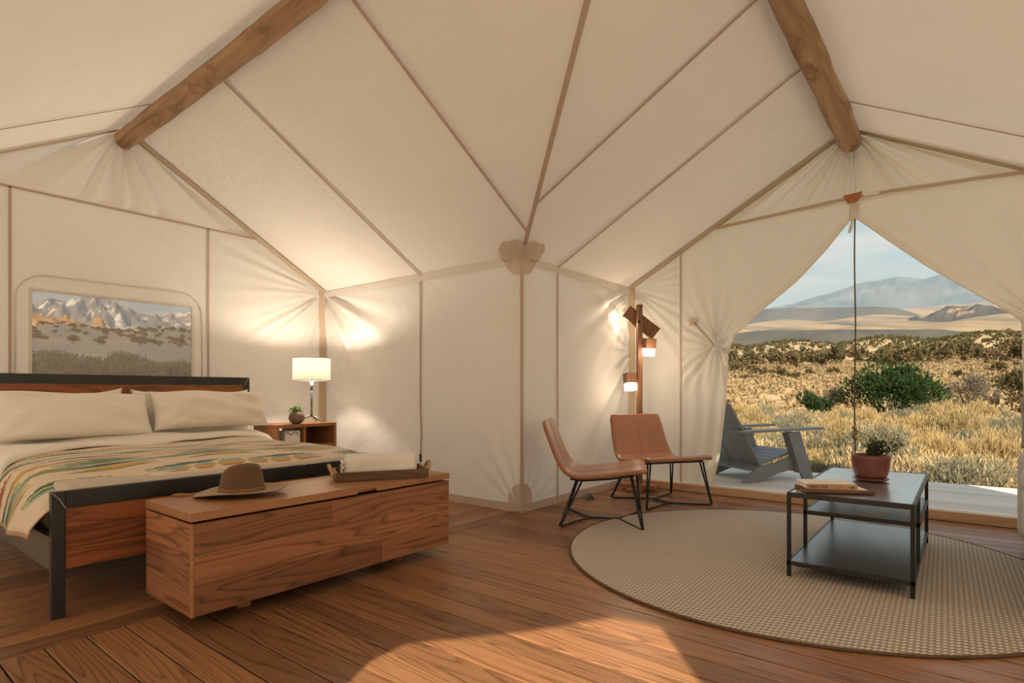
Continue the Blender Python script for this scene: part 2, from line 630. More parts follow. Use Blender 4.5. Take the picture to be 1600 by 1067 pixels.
def panel(name, plane, a0, a1, lo, hi, parent=None, pts=(), amp=0.006, nu=90, nv=90, seed=1, hole=None, mat=None):
    """canvas panel in plane ('x', value, inward sign) between a0..a1 and lo(a)..hi(a)"""
    ax, val, sg = plane
    us = np.linspace(0, 1, nu)
    vs_ = np.linspace(0, 1, nv)
    if hole is not None:
        h0, h1, g0, g1 = hole
        us = np.unique(np.concatenate([us, [(h0 - a0) / (a1 - a0), (h1 - a0) / (a1 - a0)]]).round(6))
        H = float(hi(np.array([a0]))[0])
        vs_ = np.unique(np.concatenate([vs_, [g0 / H, g1 / H]]).round(6))
    U, V = np.meshgrid(us, vs_, indexing='ij')
    S = a0 + U * (a1 - a0)
    T = lo(S) + V * (hi(S) - lo(S))
    d = (tension(S, T, pts) + wavy(S, T, seed, amp)) * edge_mask(U, V)
    skip = None
    if hole is not None:
        sc, tc = (S[:-1, :-1] + S[1:, 1:]) / 2, (T[:-1, :-1] + T[1:, 1:]) / 2
        skip = (sc > h0) & (sc < h1) & (tc > g0) & (tc < g1)
        dx = np.maximum(np.maximum(h0 - S, S - h1), np.maximum(g0 - T, T - g1))
        d = d * np.clip(dx / 0.12, 0, 1)
    D = val + sg * d
    P = np.stack([D, S, T], -1) if ax == 'x' else np.stack([S, D, T], -1)
    return link(name, grid_mesh(name, P, mat or CANVAS, skip=skip), parent)


Z = lambda v: (lambda s: np.full_like(s, v))


def ribbon(name, pts, width, mat, parent, off=(0, 0, 0), side=None, thick=0.004, label=None):
    """flat tape along a line of points: 'side' is the direction of its width"""
    pts = [Vector(p) + Vector(off) for p in pts]
    m = MB()
    n = len(pts)
    vv = []
    for i, p in enumerate(pts):
        t_ = (pts[min(i + 1, n - 1)] - pts[max(i - 1, 0)]).normalized()
        sd = Vector(side)
        sd = (sd - t_ * sd.dot(t_)).normalized()
        nn = t_.cross(sd).normalized()
        w = width / 2
        for a, b in ((-w, -thick / 2), (w, -thick / 2), (w, thick / 2), (-w, thick / 2)):
            vv.append(p + sd * a + nn * b)
    ff = []
    for i in range(n - 1):
        for k in range(4):
            l = (k + 1) % 4
            ff.append((i * 4 + k, i * 4 + l, (i + 1) * 4 + l, (i + 1) * 4 + k))
    ff += [(3, 2, 1, 0), tuple((n - 1) * 4 + k for k in range(4))]
    m.add(vv, ff)
    return m.build(name, mat, parent, label=label)


# bed gable wall (y = YG)
SX0, SX1, SZ = 1.075, 2.595, 2.68
WIN = (1.214, 2.438, 0.95, 1.868)
pl = ('y', YG, -1)
wall_left = panel('wall_left', pl, SX0, SX1, Z(0.0), Z(SZ), None, [(SX0, SZ, 3, 9, 0.006, 0.5)], 0.008, 70, 90, 2, hole=WIN)
wall_left['kind'] = 'structure'
CRN = (XA, EZ - 0.02)
panel('canvas_panel', pl, SX1, XA, Z(0.0), lambda s: np.minimum(SZ, zA(s)), wall_left,
      [(*CRN, 5, 26, 0.020, 0.55), (XA, 0.0, 8, 12, 0.012, 0.5)], 0.004, 110, 120, 3)
panel('canvas_panel', pl, X0, SX0, Z(0.0), lambda s: np.minimum(SZ, zA(s)), wall_left, [], 0.006, 40, 40, 4)
panel('gable_panel', pl, RX - (RZ - SZ) * (XA - RX) / (RZ - EZ), RX + (RZ - SZ) * (XA - RX) / (RZ - EZ), Z(SZ), lambda s: np.maximum(zA(s), SZ + 0.001), wall_left,
      [(RX, RZ, 12, 20, 0.055, 0.65)], 0.006, 160, 70, 5)
inn = (0, -0.008, 0)
ribbon('seam', [(X0, YG, SZ), (3.11, YG, SZ)], 0.020, SEAM, wall_left, inn, (0, 0, 1))
ribbon('seam', [(SX0, YG, 0), (SX0, YG, SZ)], 0.020, SEAM, wall_left, inn, (1, 0, 0))
ribbon('seam', [(SX1, YG, 0), (SX1, YG, SZ)], 0.020, SEAM, wall_left, inn, (1, 0, 0))
# stitched outline of the rolled window flap
ol = []
wx0, wx1, wz1, rr = 1.105, 2.535, 2.005, 0.20
for k in range(9):
    a = PI - k * PI / 16
    ol.append((wx0 + rr + rr * math.cos(a), YG, wz1 - rr + rr * math.sin(a)))
for k in range(9):
    a = PI / 2 - k * PI / 16
    ol.append((wx1 - rr + rr * math.cos(a), YG, wz1 - rr + rr * math.sin(a)))
ol = [(wx0, YG, 0.8)] + ol + [(wx1, YG, 0.8)]
MB().tube([(a, b - 0.006, c) for a, b, c in ol], 0.007, 6).build('flap_outline', CANVAS, wall_left, smooth=True)
# window: screen pane and hemmed border
win = MB()
t_ = 0.022
win.box(WIN[0], WIN[1], YG - 0.004, YG + 0.004, WIN[2], WIN[3])
window_1 = win.build('window_1', SCREEN)
window_1['kind'] = 'structure'
m = MB()
m.box(WIN[0] - t_, WIN[0], YG - 0.008, YG + 0.008, WIN[2], WIN[3] + t_)
m.box(WIN[1], WIN[1] + t_, YG - 0.008, YG + 0.008, WIN[2], WIN[3] + t_)
m.box(WIN[0], WIN[1], YG - 0.008, YG + 0.008, WIN[3], WIN[3] + t_)
m.build('window_frame', CANVAS, window_1)

# side wall of the bed wing (x = XA) from the jutting corner to the bed gable
pl = ('x', XA, -1)
SY = 4.26
wall_back = panel('wall_back', pl, SY, YG, Z(0), Z(EZ), None, [(YG, EZ, 21, 20, 0.032, 0.85), (YG, 0.0, 22, 14, 0.014, 0.5), (YG, 1.2, 27, 10, 0.012, 0.5)], 0.004, 130, 130, 6)
wall_back['kind'] = 'structure'
panel('canvas_panel', pl, YB, SY, Z(0), Z(EZ), wall_back, [(YB, EZ, 24, 16, 0.022, 0.35), (YB, 0.0, 25, 12, 0.016, 0.45), (SY, EZ, 26, 7, 0.010, 0.35)], 0.004, 110, 120, 7)
inn = (-0.010, 0, 0)
ribbon('seam', [(XA, SY, 0), (XA, SY + 0.004, 0.35), (XA, SY - 0.014, 0.62), (XA, SY, 0.9), (XA, SY, EZ)], 0.022, SEAM, wall_back, inn, (0, 1, 0))
ribbon('eave_trim', [(XA, YB, EZ - 0.035), (XA, YG, EZ - 0.035)], 0.07, CANVAS, wall_back, (-0.014, 0, 0), (0, 0, 1))
ribbon('ground_hem', [(XA, YB, 0.035), (XA, YG, 0.035)], 0.07, PATCH, wall_back, (-0.008, 0, 0), (0, 0, 1))
ribbon('corner_strap', [(XA - 0.03, YG - 0.03, 0), (XA - 0.03, YG - 0.03, EZ)], 0.085, BAND, wall_back, (0, 0, 0), (1, -1, 0))

# side wall of the sitting wing (y = YB)
pl = ('y', YB, -1)
SXB = 4.454
wall_middle = panel('wall_middle', pl, SXB, XD, Z(0), Z(EZ), None, [(XD, EZ, 31, 20, 0.034, 0.90), (XD, 1.5, 32, 12, 0.024, 0.8), (SXB, EZ, 35, 9, 0.014, 0.4)], 0.006, 130, 130, 8)
wall_middle['kind'] = 'structure'
panel('canvas_panel', pl, XA, SXB, Z(0), Z(EZ), wall_middle, [(XA, 0.0, 33, 16, 0.022, 0.5), (XA, EZ, 34, 16, 0.018, 0.35)], 0.007, 70, 120, 9)
ribbon('seam', [(SXB, YB, 0), (SXB, YB, EZ)], 0.020, SEAM, wall_middle, (0, -0.010, 0), (1, 0, 0))
ribbon('eave_trim', [(XA, YB, EZ - 0.035), (XD, YB, EZ - 0.035)], 0.07, CANVAS, wall_middle, (0, -0.014, 0), (0, 0, 1))
ribbon('ground_hem', [(XA, YB, 0.035), (XD, YB, 0.035)], 0.07, PATCH, wall_middle, (0, -0.008, 0), (0, 0, 1))
ribbon('corner_strap', [(XD - 0.03, YB - 0.03, 0), (XD - 0.03, YB - 0.03, EZ)], 0.085, BAND, wall_middle, (0, 0, 0), (1, -1, 0))
ribbon('corner_trim', [(XA - 0.012, YB - 0.012, 0), (XA - 0.012, YB - 0.012, EZ)], 0.030, SEAM, wall_middle, (0, 0, 0), (1, -1, 0))


def corner_disc(name, cz, r_, lobes, parent, roof=False):
    """round reinforcing patch that wraps the jutting corner (and climbs on to the two roofs)"""
    seg, rings = 72, 8
    SA, SB = (RZ - EZ) / (XA - RX), (RZ - EZ) / (YB - RY)
    vv, ff = [], []
    for j in range(rings + 1):
        for k in range(seg):
            a = 2 * PI * k / seg
            q = r_ * j / rings
            o = (0.022 if roof else 0.012) + (0.008 * math.sin(a * lobes) * j / rings if lobes else 0)
            if not roof or math.sin(a) <= 0:
                s_, t_ = q * math.cos(a), q * math.sin(a) * (0.85 if roof else 1)
                px, py = (XA, YB - s_) if s_ < 0 else (XA + s_, YB)
                vv.append((px - o, py - o, max(cz + t_, 0.004)))
            else:
                # plan position around the corner: from along wall_back (a = pi) through the valley to along wall_middle (a = 0)
                px, py = XA + q * math.cos(R(90) + (PI - a) / PI * R(270)), YB + q * math.sin(R(90) + (PI - a) / PI * R(270))
                zz = max(RZ - abs(px - RX) * SA if px < XA + 1e-4 else -9, RZ - abs(py - RY) * SB if py < YB + 1e-4 else -9)
                vv.append((px - o * 0.3, py - o * 0.3, zz - o * 1.3 - 0.004))
    for j in range(rings):
        for k in range(seg):
            l = (k + 1) % seg
            ff.append((j * seg + k, j * seg + l, (j + 1) * seg + l, (j + 1) * seg + k))
    return MB().add(vv, ff).build(name, PATCH, parent, smooth=True)


corner_disc('corner_patch', 0.105, 0.150, 0, wall_middle)
corner_disc('eave_patch', EZ, 0.20, 13, wall_middle, True)

# door gable wall (x = XD): fixed strip, gable panel, the two tied-back flaps are things of their own
pl = ('x', XD, -1)
SD, SYD = 2.76, 2.39
wall_right = panel('wall_right', pl, SYD, YB, Z(0), lambda s: np.minimum(SD, zB(s)), None, [(YB, EZ, 41, 22, 0.016, 0.5)], 0.004, 60, 110, 10, mat=CURTAIN)
wall_right['kind'] = 'structure'
gy = (RZ - SD) * (YB - RY) / (RZ - EZ)
panel('gable_panel', pl, RY - gy, RY + gy, Z(SD), lambda s: np.maximum(zB(s), SD + 0.001), wall_right, [(RY, RZ, 42, 26, 0.05, 0.6)], 0.006, 170, 80, 11, mat=CURTAIN)
panel('canvas_panel', pl, Y0, -0.9, Z(0), lambda s: np.minimum(SD, zB(s)), wall_right, [], 0.006, 30, 60, 12, mat=CURTAIN)
inn = (-0.010, 0, 0)
ribbon('seam', [(XD, RY + gy, SD - 0.03), (XD, RY + 0.6, SD), (XD, RY + 0.1, SD + 0.025), (XD, RY - 0.3, SD + 0.025), (XD, RY - 0.9, SD), (XD, RY - gy, SD - 0.02)], 0.030, BAND, wall_right, (-0.045, 0, 0), (0, 0, 1))
ribbon('seam', [(XD, SYD, 0), (XD, SYD, 2.53)], 0.016, SEAM, wall_right, (-0.024, 0, 0), (0, 1, 0))
ribbon('care_tag', [(XD, 0.70, SD + 0.028), (XD, 0.58, SD + 0.026)], 0.020, PAPER, wall_right, (-0.052, 0, 0), (0, 0, 1))
lp = MB().prism([(RY + 0.055, SD + 0.055), (RY - 0.095, SD + 0.065), (RY - 0.06, SD - 0.015), (RY + 0.02, SD - 0.025)], 'x', XD - 0.062, XD - 0.050)
lp.build('leather_patch', PATCHL, wall_right, label='rust leather patch at the peak of the door')
MB().cbox((XD - 0.015, RY - 0.025, 2.665), (0.02, 0.075, 0.15)).build('zip_flap', CURTAIN, wall_right, bevel=0.006)

# far walls behind the viewpoint: south wall and west gable with an added opening that lets the sun in
pl = ('y', Y0, 1)
wall_front = panel('wall_front', pl, X0, XA, Z(0), lambda s: zA(s), None, [], 0.006, 40, 30, 13)
wall_front['kind'] = 'structure'
panel('canvas_panel', pl, XA, XD, Z(0), Z(EZ), wall_front, [], 0.006, 30, 30, 14)
# unseen added opening shaped to cast the floor sun patch, canvas around it (y, z)
OPEN = [(0.62, 0.0), (0.56, 1.00), (0.45, 1.22), (0.30, 1.36), (-0.35, 1.66), (-0.90, 1.95), (-1.14, 1.97), (-1.14, 0.0)]
m = MB()
w0 = X0
m.add([(w0, 0.62, 0), (w0, YB, 0), (w0, YB, EZ), (w0, RY, RZ), (w0, 0.30, 1.36), (w0, 0.45, 1.22), (w0, 0.56, 1.0)], [(0, 1, 2, 3, 4, 5, 6)])
m.add([(w0, RY, RZ), (w0, Y0, EZ), (w0, Y0, 1.97), (w0, -1.14, 1.97), (w0, -0.90, 1.95), (w0, -0.35, 1.66), (w0, 0.30, 1.36)], [(0, 1, 2, 3, 4, 5, 6)])
m.add([(w0, -1.14, 0), (w0, -1.14, 1.97), (w0, Y0, 1.97), (w0, Y0, 0)], [(0, 1, 2, 3)])
m.add([(w0, YB, 0), (w0, YG, 0), (w0, YG, EZ), (w0, YB, EZ)], [(0, 1, 2, 3)])
wall_sun_opening = m.build('wall_sun_opening', CANVAS)
wall_sun_opening['kind'] = 'structure'

# ---- roof
def roof_panel(name, c, parent=None, nu=60, nv=60, seed=1, sag=0.006):
    c = [np.array(p, float) for p in c]
    U, V = np.meshgrid(np.linspace(0, 1, nu), np.linspace(0, 1, nv), indexing='ij')
    u, v = U[..., None], V[..., None]
    P = c[0] * (1 - u) * (1 - v) + c[1] * u * (1 - v) + c[2] * u * v + c[3] * (1 - u) * v
    S, T = P[..., 0] + P[..., 2] * 0.3, P[..., 1]
    d = (wavy(S, T, seed, 0.004) - sag * np.sin(PI * U) * np.sin(PI * V)) * edge_mask(U, V, 0.1)
    P = P.copy()
    P[..., 2] += d
    return link(name, grid_mesh(name, P, ROOFC), parent)


K = (RX, RY, RZ)
ceiling = roof_panel('ceiling', [(RX, YG, RZ), K, (XA, YB, EZ), (XA, YG, EZ)], None, 80, 80, 51)
ceiling['kind'] = 'structure'
roof_panel('roof_panel', [K, (XD, RY, RZ), (XD, YB, EZ), (XA, YB, EZ)], ceiling, 80, 80, 52)
roof_panel('roof_panel', [(RX, YG, RZ), (X0, YG, EZ), (X0, YB, EZ), K], ceiling, 60, 60, 53)
roof_panel('roof_panel', [K, (XA, Y0, EZ), (XD, Y0, EZ), (XD, RY, RZ)], ceiling, 60, 60, 54)
for tri in ([K, (RX, Y0, RZ), (XA, Y0, EZ)], [K, (X0, Y0, EZ), (RX, Y0, RZ)], [K, (X0, RY, RZ), (X0, YB, EZ)], [K, (X0, Y0, EZ), (X0, RY, RZ)]):
    MB().add(tri, [(0, 1, 2)]).build('roof_panel', ROOFC, ceiling)
NA = Vector(((RZ - EZ), 0, (XA - RX))).normalized() * -0.018     # inward from the slope that faces +x
NB = Vector((0, (RZ - EZ), (YB - RY))).normalized() * -0.018


def slope_seam(pts, off, side, w=0.022, name='seam', mat=None):
    return ribbon(name, pts, w, mat or SEAM, ceiling, off, side)


def PA(x_, y_): return (x_, y_, float(zA(x_)))
def PB(x_, y_): return (x_, y_, float(zB(y_)))


def val_x(y_): return XA - (YB - y_) / (YB - RY) * (XA - RX)
def val_y(x_): return YB - (XA - x_) / (XA - RX) * (YB - RY)


for y_ in (SY,):
    slope_seam([PA(RX + 0.05, y_), PA(XA, y_)], NA, (0, 1, 0))
for y_ in (SY - 1.50,):
    slope_seam([PA(RX + 0.05, y_), PA(val_x(y_), y_)], NA, (0, 1, 0))
slope_seam([PB(SXB, RY + 0.05), PB(SXB, YB)], NB, (1, 0, 0))
slope_seam([PB(SXB - 0.98, RY + 0.05), PB(SXB - 0.98, val_y(SXB - 0.98))], NB, (1, 0, 0))
slope_seam([K, (XA, YB, EZ)], (0, 0, -0.016), (1, -1, 0), 0.034, 'valley_seam')
NAw = Vector((-(RZ - EZ), 0, (XA - RX))).normalized() * -0.018
NBs = Vector((0, -(RZ - EZ), (YB - RY))).normalized() * -0.018
slope_seam([PA(RX - 0.05, 5.17), PA(X0, 5.17)], NAw, (0, 1, 0), 0.014)
slope_seam([PB(5.22, RY - 0.05), PB(5.22, Y0)], NBs, (1, 0, 0), 0.016)
# broad webbing where roof and gables meet
slope_seam([PA(RX + 0.06, YG - 0.05), PA(XA - 0.02, YG - 0.05)], NA, (0, 1, 0), 0.085, 'gable_webbing', BAND)
slope_seam([PA(RX - 0.06, YG - 0.05), PA(X0, YG - 0.05)], NAw, (0, 1, 0), 0.07, 'gable_webbing', BAND)
slope_seam([PB(XD - 0.05, RY + 0.06), PB(XD - 0.05, YB - 0.02)], NB, (1, 0, 0), 0.10, 'gable_webbing', BAND)
slope_seam([PB(XD - 0.05, RY - 0.06), PB(XD - 0.05, Y0)], NBs, (1, 0, 0), 0.10, 'gable_webbing', BAND)


# ---- ridge logs (built along local z, then laid along the ridge)
def ridge_log(label, p_end, p_far, r_end, r_far, seed):
    g = np.random.default_rng(seed)
    a, b = Vector(p_end), Vector(p_far)
    L = (b - a).length
    n, seg = 60, 22
    vv, ff = [], []
    ph = g.uniform(0, 6.28, 8)
    for i in range(n + 1):
        q = i / n
        r0 = r_end + (r_far - r_end) * q
        if i == 0: r0 *= 0.90
        for k in range(seg):
            th = 2 * PI * k / seg
            r_ = r0 * (1 + 0.035 * math.sin(3 * th + q * 9 + ph[0]) + 0.03 * math.sin(2 * th - q * 23 + ph[1]) + 0.02 * math.sin(q * 60 + th + ph[2]) + 0.025 * math.sin(q * 31 + ph[3]))
            if abs((q * 7.3 + seed * 0.37) % 1 - 0.5) < 0.03 and abs(math.sin(th - ph[4])) > 0.8: r_ *= 1.06
            vv.append((r_ * math.cos(th), r_ * math.sin(th), q * L))
    for i in range(n):
        for k in range(seg):
            l = (k + 1) % seg
            ff.append((i * seg + k, i * seg + l, (i + 1) * seg + l, (i + 1) * seg + k))
    o = thing('ridge_log', label, 'log', a)
    o.rotation_mode = 'QUATERNION'
    o.rotation_quaternion = (b - a).to_track_quat('Z', 'Y')
    MB().add(vv, ff).build('trunk', LOG, o, smooth=True)
    MB().lathe([(r_end * 0.2, -0.012), (r_end * 0.7, -0.010), (r_end * 0.9, 0.0)], 22).build('cut_end', W_BARE, o)
    return o


ridge_log('peeled ridge log running overhead from the tent peak above the bed', (RX, YG - 0.06, RZ - 0.13), (RX, RY + 0.12, RZ - 0.10), 0.082, 0.060, 3)
ridge_log('peeled ridge log running overhead from the tent peak above the door', (XD - 0.06, RY, RZ - 0.135), (RX, RY, RZ - 0.10), 0.098, 0.070, 5)

# ---- door sill and deck
m = MB()
m.box(5.80, 5.885, Y0, YB - 0.02, 0.0, 0.078)
trim_1 = m.build('trim_1', W_SILL, bevel=0.004)
trim_1['kind'] = 'structure'
DZ = 0.075
deck = MB().box(5.885, 7.66, -4.2, 4.2, DZ - 0.14, DZ - 0.032).build('deck', DARKGAP)
deck['kind'] = 'structure'
x = 5.885 + 0.072
while x < 7.62:
    link('plank', plank_mesh(8.4, 0.1375, W_DECK), deck, (x, 0, DZ), (0, 0, R(90)))
    x += 0.143

# ================================================================== LANDSCAPE
def m_ground():
    t = NT('ground')
    vec = t.coord('Object')
    n = t.noise(vec, 0.10, 8, 0.62)
    n2 = t.noise(vec, 1.3, 6, 0.65)
    n3 = t.noise(t.coord('Object', (0.0022, 0.0006, 0.0)), 1.0, 5, 0.6)
    c = t.ramp(n2, [(0.32, (0.26, 0.19, 0.105)), (0.5, (0.43, 0.31, 0.17)), (0.68, (0.54, 0.40, 0.23))])
    c = t.mix(t.ramp(n, [(0.50, 0.0), (0.62, 0.55)]), c, (0.16, 0.15, 0.10))
    # far plain: long pale and dark stretches
    geo = t.node('ShaderNodeNewGeometry')
    ln = t.node('ShaderNodeVectorMath', operation='LENGTH')
    t.l.new(geo.outputs['Position'], ln.inputs[0])
    far = t.math('SMOOTH_MIN', t.math('MAXIMUM', t.math('DIVIDE', t.math('SUBTRACT', ln.outputs['Value'], 900.0), 600.0), 0.0), 1.0, 0.1)
    fc = t.ramp(n3, [(0.40, (0.11, 0.095, 0.075)), (0.50, (0.26, 0.20, 0.125)), (0.62, (0.35, 0.27, 0.165))])
    c = t.mix(far, c, fc)
    ps = t.node('ShaderNodeSeparateXYZ')
    t.l.new(geo.outputs['Position'], ps.inputs[0])
    north = t.math('GREATER_THAN', t.math('SUBTRACT', ps.outputs[1], t.math('MULTIPLY', ps.outputs[0], 1.2)), 20.0)
    snow = t.math('MULTIPLY', north, t.ramp(t.noise(vec, 0.05, 6, 0.6), [(0.38, 0.75), (0.55, 1.0)]))
    c = t.mix(snow, c, (0.165, 0.150, 0.138))
    return t.done(t.bsdf(c, 0.95, spec=0.05))


GROUND = m_ground()
KE = np.array([(0, -.45), (9, -.45), (14, -.45), (22, -.30), (30, -.25), (45, .15), (70, 1.35), (120, 4.5), (200, 8.4), (300, 15.5), (450, 29), (650, 47.6), (800, 61), (1100, 72), (1500, 105), (1750, 152), (3000, 300), (5000, 565), (7000, 820), (12000, 1100)])
KN = np.array([(0, -.45), (9, -.40), (20, .8), (40, 2.4), (80, 5.6), (150, 10.8), (300, 24.8), (500, 44), (700, 64), (1000, 75), (3000, 200), (6000, 440), (12000, 600)])
KO = np.array([(0, -.45), (20, -.3), (200, 2), (2000, 10), (12000, 50)])


def wrap(phi): return (phi + 180) % 360 - 180


def ground_z(D, phi):
    """phi in degrees, D metres from the viewpoint"""
    D = np.asarray(D, float)
    phi = wrap(np.asarray(phi, float))
    L = np.log(D + 8)
    f = lambda k: np.interp(L, np.log(k[:, 0] + 8), k[:, 1])
    e_, n_, o_ = f(KE), f(KN), f(KO)
    w = sstep(28, 56, phi)
    z = e_ * (1 - w) + n_ * w
    wo = np.maximum(sstep(100, 150, phi), sstep(-35, -80, phi) if False else 1 - sstep(-80, -35, phi))
    z = z * (1 - wo) + o_ * wo
    a = np.radians(phi)
    x_, y_ = D * np.cos(a), D * np.sin(a)
    z = z + np.clip((D - 10) / 60, 0, 1) * (0.30 * np.sin(x_ * 0.11 + 1) * np.sin(y_ * 0.13) + 0.0035 * D * np.sin(phi * 0.9 + D * 0.004) * np.clip(D / 300, 0, 1))
    return z


phs = np.arange(0, 361, 1.0)
Ds = np.concatenate([[0.5, 4], np.geomspace(7, 12000, 110)])
PH, DD = np.meshgrid(phs, Ds, indexing='ij')
P = np.stack([DD * np.cos(np.radians(PH)), DD * np.sin(np.radians(PH)), ground_z(DD, PH)], -1)
ground = link('ground', grid_mesh('ground', P, GROUND))
ground['kind'] = 'structure'

FPX, HY = 891.0, 611.0


def px_phi(px): return math.degrees(YAW - math.atan2(px - 800, FPX))
def py_z(px, py, D): return 1.05 + (HY - py) * D * math.cos(math.atan2(px - 800, FPX)) / FPX


def m_rock(name, stops, snow=None, scale=0.002, rough=0.95):
    t = NT(name)
    vec = t.coord('Object', (1, 1, 1.4))
    n = t.noise(vec, scale, 8, 0.65, 0.4)
    c = t.ramp(n, stops)
    if snow:
        n2 = t.noise(vec, snow, 7, 0.6, 0.8)
        c = t.mix(t.ramp(n2, [(0.54, 0.0), (0.60, 0.85)]), c, (0.72, 0.70, 0.68))
    return t.done(t.bsdf(c, rough, spec=0.05))


def landform(name, label, cat, outline, D, depth, mat, seed, rough=0.12, base=None, sub=90, steep=1.0, group=None):
    """a hill, mesa or mountain with a crest of the given outline (px, py), standing at distance D"""
    g = np.random.default_rng(seed)
    px = np.linspace(outline[0][0], outline[-1][0], sub)
    py = np.interp(px, [o[0] for o in outline], [o[1] for o in outline])
    phi = np.array([px_phi(p) for p in px])
    crest = np.array([py_z(a, b, D) for a, b in zip(px, py)])
    rows = np.linspace(-1, 1, 41)
    ph1, ph2, ph3 = g.uniform(0, 6.28, 3)
    Pts = np.zeros((len(px), len(rows), 3))
    for j, r_ in enumerate(rows):
        d = D + r_ * depth
        gz = ground_z(np.full_like(phi, d), phi) - 0.02 * depth
        if base is not None: gz = np.minimum(gz, base)
        prof = (1 - abs(r_) ** steep)
        h = np.maximum(crest - gz, 0)
        rid = 1 + rough * prof * (1 - prof) * 4 * (np.sin(phi * 2.1 + ph1 + r_ * 7) + 0.6 * np.sin(phi * 4.7 + ph2 - r_ * 9) + 0.4 * np.sin(phi * 8.3 + ph3 + 12 * r_) + 0.25 * np.sin(phi * 15 + 21 * r_))
        z = gz + h * prof * rid
        a = np.radians(phi)
        Pts[:, j] = np.stack([d * np.cos(a), d * np.sin(a), z], -1)
    c = Pts.reshape(-1, 3).mean(0)
    o = link(name, grid_mesh(name, Pts - c, mat), None, tuple(c))
    return setp(o, label, cat, group)


MOUNT = m_rock('mountain_rock', [(0.35, (0.06, 0.075, 0.085)), (0.65, (0.15, 0.155, 0.15))])
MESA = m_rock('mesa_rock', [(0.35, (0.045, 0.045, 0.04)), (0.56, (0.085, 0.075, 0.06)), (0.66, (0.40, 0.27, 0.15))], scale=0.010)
MESA2 = m_rock('mesa_shadow_rock', [(0.35, (0.055, 0.058, 0.055)), (0.65, (0.11, 0.10, 0.08))], scale=0.004)  # dark tones hold the shadow in the rock colour itself
SNOWM = m_rock('snow_rock', [(0.35, (0.14, 0.13, 0.13)), (0.65, (0.26, 0.22, 0.19))], snow=0.0032)
BUTTE = m_rock('butte_rock', [(0.35, (0.22, 0.12, 0.055)), (0.65, (0.52, 0.30, 0.13))], scale=0.05)

landform('mountain', 'hazy blue twin-peaked mountain on the horizon beyond the open door', 'mountain',
         [(1100, 492), (1180, 487), (1220, 480), (1260, 468), (1300, 457), (1350, 441), (1378, 437), (1402, 432), (1425, 434), (1445, 436), (1470, 428), (1500, 431), (1540, 445), (1600, 462), (1700, 480), (1800, 495)], 8600, 1800, MOUNT, 4, 0.045, sub=160, steep=1.2)
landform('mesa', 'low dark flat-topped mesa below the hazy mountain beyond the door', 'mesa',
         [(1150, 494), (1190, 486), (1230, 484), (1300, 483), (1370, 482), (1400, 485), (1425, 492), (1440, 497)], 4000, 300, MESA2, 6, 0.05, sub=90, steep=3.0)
landform('mesa', 'rocky mesa with a sunlit cliff at the right of the plain', 'mesa',
         [(1418, 503), (1432, 495), (1440, 500), (1462, 490), (1480, 481), (1515, 480), (1530, 477), (1548, 481), (1575, 489), (1610, 497), (1660, 500)], 2700, 200, MESA, 8, 0.16, sub=130, steep=2.6)
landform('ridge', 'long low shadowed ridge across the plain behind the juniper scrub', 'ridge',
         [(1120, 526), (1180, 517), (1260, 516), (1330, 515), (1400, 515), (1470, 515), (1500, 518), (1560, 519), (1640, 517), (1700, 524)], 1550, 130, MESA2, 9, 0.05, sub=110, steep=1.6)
landform('snowy_mountain', 'snow streaked mountain range seen through the bed window', 'mountain',
         [(-40, 492), (20, 484), (50, 479), (66, 470), (80, 465), (94, 469), (106, 472), (122, 468), (140, 463), (156, 462), (172, 469), (186, 477), (205, 486), (225, 491), (250, 495), (268, 492), (285, 488), (299, 487), (330, 484), (380, 492), (430, 505)], 6000, 1500, SNOWM, 12, 0.16, sub=170, steep=1.2)
landform('sandstone_ridge', 'golden jagged sandstone outcrop at the left in the bed window', 'rock',
         [(20, 499), (40, 490), (52, 490), (62, 494), (72, 499), (78, 497), (84, 497), (92, 500), (99, 499), (101, 493), (105, 494), (108, 499), (116, 501), (122, 506), (134, 510), (140, 514)], 640, 45, BUTTE, 14, 0.14, sub=130, steep=2.6)
landform('sandstone_butte', 'square golden sandstone butte standing alone in the bed window', 'rock',
         [(138, 516), (144, 509), (146, 499), (148, 497), (159, 497), (162, 503), (166, 511), (170, 516)], 620, 22, BUTTE, 15, 0.14, sub=70, steep=3.0)

# ---- plants
M_SAGE = m_leaf('sage_leaf', (0.12, 0.125, 0.075), (0.30, 0.275, 0.18), (0.20, 0.185, 0.13))
M_RABBIT = m_leaf('rabbitbrush', (0.36, 0.26, 0.11), (0.52, 0.39, 0.19), (0.30, 0.24, 0.13))
M_GRASS = m_leaf('dry_grass', (0.46, 0.34, 0.17), (0.62, 0.48, 0.27), (0.5, 0.38, 0.21))
M_JUNI = m_leaf('juniper', (0.020, 0.040, 0.014), (0.045, 0.075, 0.026), (0.03, 0.05, 0.02))
M_JUNIF = m_leaf('far_juniper', (0.055, 0.056, 0.026), (0.13, 0.11, 0.055), (0.17, 0.12, 0.065), scale=0.8)
M_GREY = m_leaf('bare_twigs', (0.13, 0.11, 0.085), (0.21, 0.18, 0.14), (0.15, 0.13, 0.10))
M_WIN = m_leaf('window_bush_leaf', (0.06, 0.065, 0.040), (0.12, 0.115, 0.075), (0.10, 0.085, 0.065))
M_LOW = m_leaf('low_brush', (0.25, 0.19, 0.105), (0.42, 0.31, 0.17), (0.34, 0.26, 0.15), scale=0.2)


